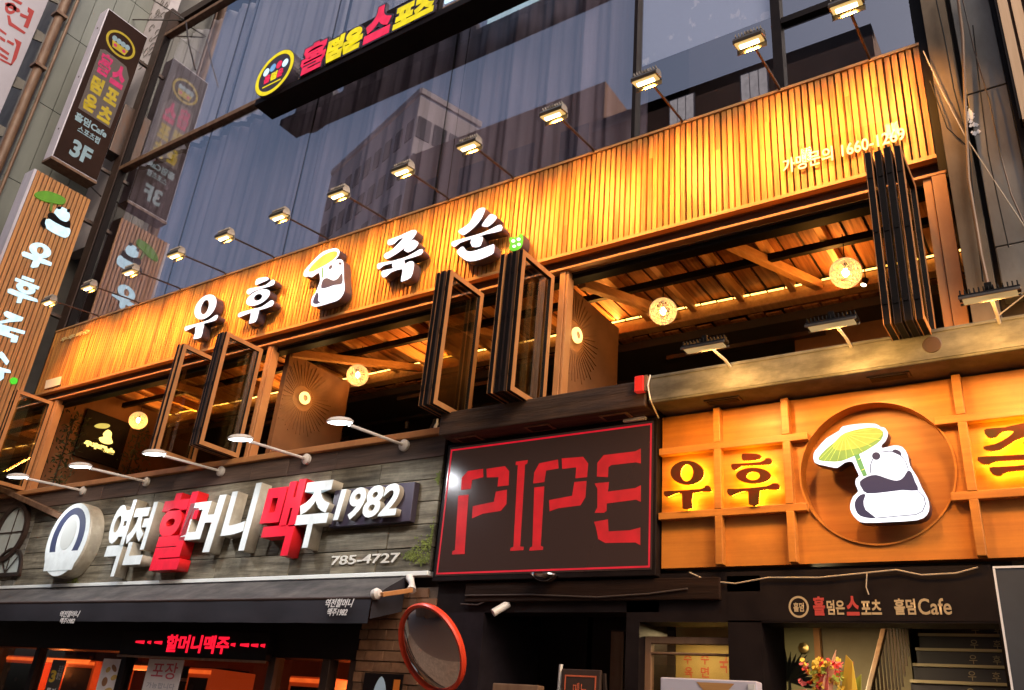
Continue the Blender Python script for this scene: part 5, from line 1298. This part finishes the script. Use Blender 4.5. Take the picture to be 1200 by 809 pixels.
# ------------------------------------------------------------------ the other side of the street (seen in the glass and in the mirror)
m_tower = mat('tower_render', (.44,.39,.41), .8, col2=(.36,.32,.34), nscale=(.2,.2,.2)); m_win = mat('tower_window', (.03,.032,.04), .6, spec=.1); m_brownb = mat('brown_render', (.30,.16,.09), .8, col2=(.22,.11,.065), nscale=(.3,.3,.3)); m_pale = mat('pale_render', (.36,.32,.33), .8)
def refl(px, py, yv): 
    p = at(px, py, yv); return Vector((p.x, 2*GY-p.y, p.z))
def reflz(px, py, z):
    p = atz(px, py, z); return Vector((p.x, 2*GY-p.y, p.z))
def bld(name, label, foot, h, mt, wins, parapet=None):
    T = thing(name, label, 'building', (foot[0].x, foot[0].y, 0))
    MB().prism([(p.x, p.y, 0) for p in foot], (0,0,h)).build('walls', mt, T)
    for i, (nx, rowz, ww, hh) in wins.items():
        a, b = foot[i], foot[(i+1) % len(foot)]; d = Vector((b.x-a.x, b.y-a.y, 0)); l = d.length; d.normalize(); n = Vector((d.y, -d.x, 0))
        ctr = sum((Vector((p.x,p.y,0)) for p in foot), Vector())/len(foot)
        if n.dot(Vector((a.x,a.y,0))+d*l/2-ctr) < 0: n = -n
        for z in rowz:
            for k in range(nx):
                c = Vector((a.x,a.y,z))+d*(l*(k+.5)/nx)
                q = [c-d*ww/2-n*.1, c+d*ww/2-n*.1, c+d*ww/2+n*.06, c-d*ww/2+n*.06]
                MB().prism(q, (0,0,hh)).build('window', m_win, T)
    return T
c0 = refl(493,112,22); H = c0.z
c1 = reflz(388,208,H); c2 = reflz(563,152,H)
c3 = c1+(c2-c0)
T = bld('tower_block', 'tall dark tower across the street, reflected in the curtain wall', [c0, c1, c3, c2], H, m_tower, {0: (9, [H-3.0-2.7*k for k in range(9)], .75, 1.4), 3: (4, [H-3.0-2.7*k for k in range(9)], .9, 1.5)})
cap = MB()
for a, b in ((c0,c1),(c0,c2)): cap.bar(Vector((a.x,a.y,H+.35)), Vector((b.x,b.y,H+.35)), 0.2, .4)
cap.build('parapet', m_tower, T)
d = (c1-c0).normalized()
text_o = MB(); 
zr = refl(640,122,12).z
T = bld('long_block', 'long low brown block across the street, seen only as a reflection', [Vector((-18.5,-11.6,0)), Vector((-10.4,-11.6,0)), Vector((-10.4,-20,0)), Vector((-18.5,-20,0))], zr, m_brownb, {0: (4, [zr-3.4, zr-6.6, zr-9.8, zr-13], 1.0, 1.9)})
z2_ = refl(780,113,9.5).z
T = bld('corner_house', 'brown house with pale windows across the street, seen only as a reflection', [Vector((-9.3,-9.1,0)), Vector((-2.2,-9.1,0)), Vector((-2.2,-18,0)), Vector((-9.3,-18,0))], z2_, m_brownb, {}); CH = T
m_paleglow = glow('glowing_pale_pane', (.85,.78,.80), .35)  # faint glow put in so the panes look pale when reflected
for px in ((799,130),(884,100)):
    p = refl(*px, 9.45)
    fr_ = MB().box(p.x-.34, p.x+.34, -9.09, -9.04, p.z-.45, p.z+.45).build('window', m_pale, T)
    for k in range(3): MB().box(p.x-.31+k*.215, p.x-.12+k*.215, -9.04, -9.03, p.z-.41, p.z+.41).build('pane', m_paleglow, fr_)
MB().box(-9.3, -2.2, -9.35, -9.1, z2_-.35, z2_).build('eaves', m_pale, T)
SH = bld('street_house', 'dark house across the street right of the corner house', [Vector((-1.2,-9.2,0)), Vector((9,-9.2,0)), Vector((9,-18,0)), Vector((-1.2,-18,0))], 9.5, m_tower, {0: (5, [2.5, 5.6], 1.2, 1.6)})
bld('street_house', 'dark house across the street far left of the long block', [Vector((-34,-13,0)), Vector((-19,-13,0)), Vector((-19,-22,0)), Vector((-34,-22,0))], 10, m_brownb, {0: (5, [2.5, 5.6], 1.2, 1.6)})
# stays and a cable at the upper left corner of the curtain wall
for pts, l_ in (([(143,23),(214,24)], 'dark steel stay running level from the hanging sign to the curtain wall'), ([(176,-2),(216,23)], 'upper dark steel stay slanting to the curtain wall corner'), ([(218,26),(221,50),(229,82)], 'black cable hanging from the curtain wall corner'), ([(90,203),(118,230)], 'dark stay between the two hanging signs')):
    setp(MB().tube([at(a, b, -.05) for a, b in pts], .014, 8).build('stay', m_steel, None, smooth=True), l_, 'stay')

# glowing shop fronts added across the street for the mirror to reflect
m_shoplit = glow('added_warm_window_glow', (1,.62,.30), .45); m_shopcool = glow('added_cool_window_glow', (.75,.85,1), .35)
for x0, x1, z1, mt, l_ in ((-8.9,-6.6,2.5,m_shoplit,'added warm glowing shop window across the street below the corner house'), (-6.2,-4.4,2.4,m_shopcool,'added cool glowing shop window across the street beside the warm one'), (-4.0,-2.5,2.6,m_shoplit,'smaller added warm glowing shop window across the street'), (0,2.6,2.5,m_shopcool,'added cool glowing shop window across the street on the right')):
    fr_ = MB().box(x0-.08, x1+.08, -9.19, -9.02, .4, .5).box(x0-.08, x1+.08, -9.19, -9.02, z1, z1+.5).box(x0-.08, x0, -9.19, -9.02, .5, z1).box(x1, x1+.08, -9.19, -9.02, .5, z1).build('added_shop_window', m_dkbrown, CH if x0 < -1 else SH)
    n = 3
    for k in range(n): MB().box(x0+(x1-x0)*k/n+.02, x0+(x1-x0)*(k+1)/n-.02, -9.08, -9.06, .52, z1-.02).build('pane', mt, fr_)
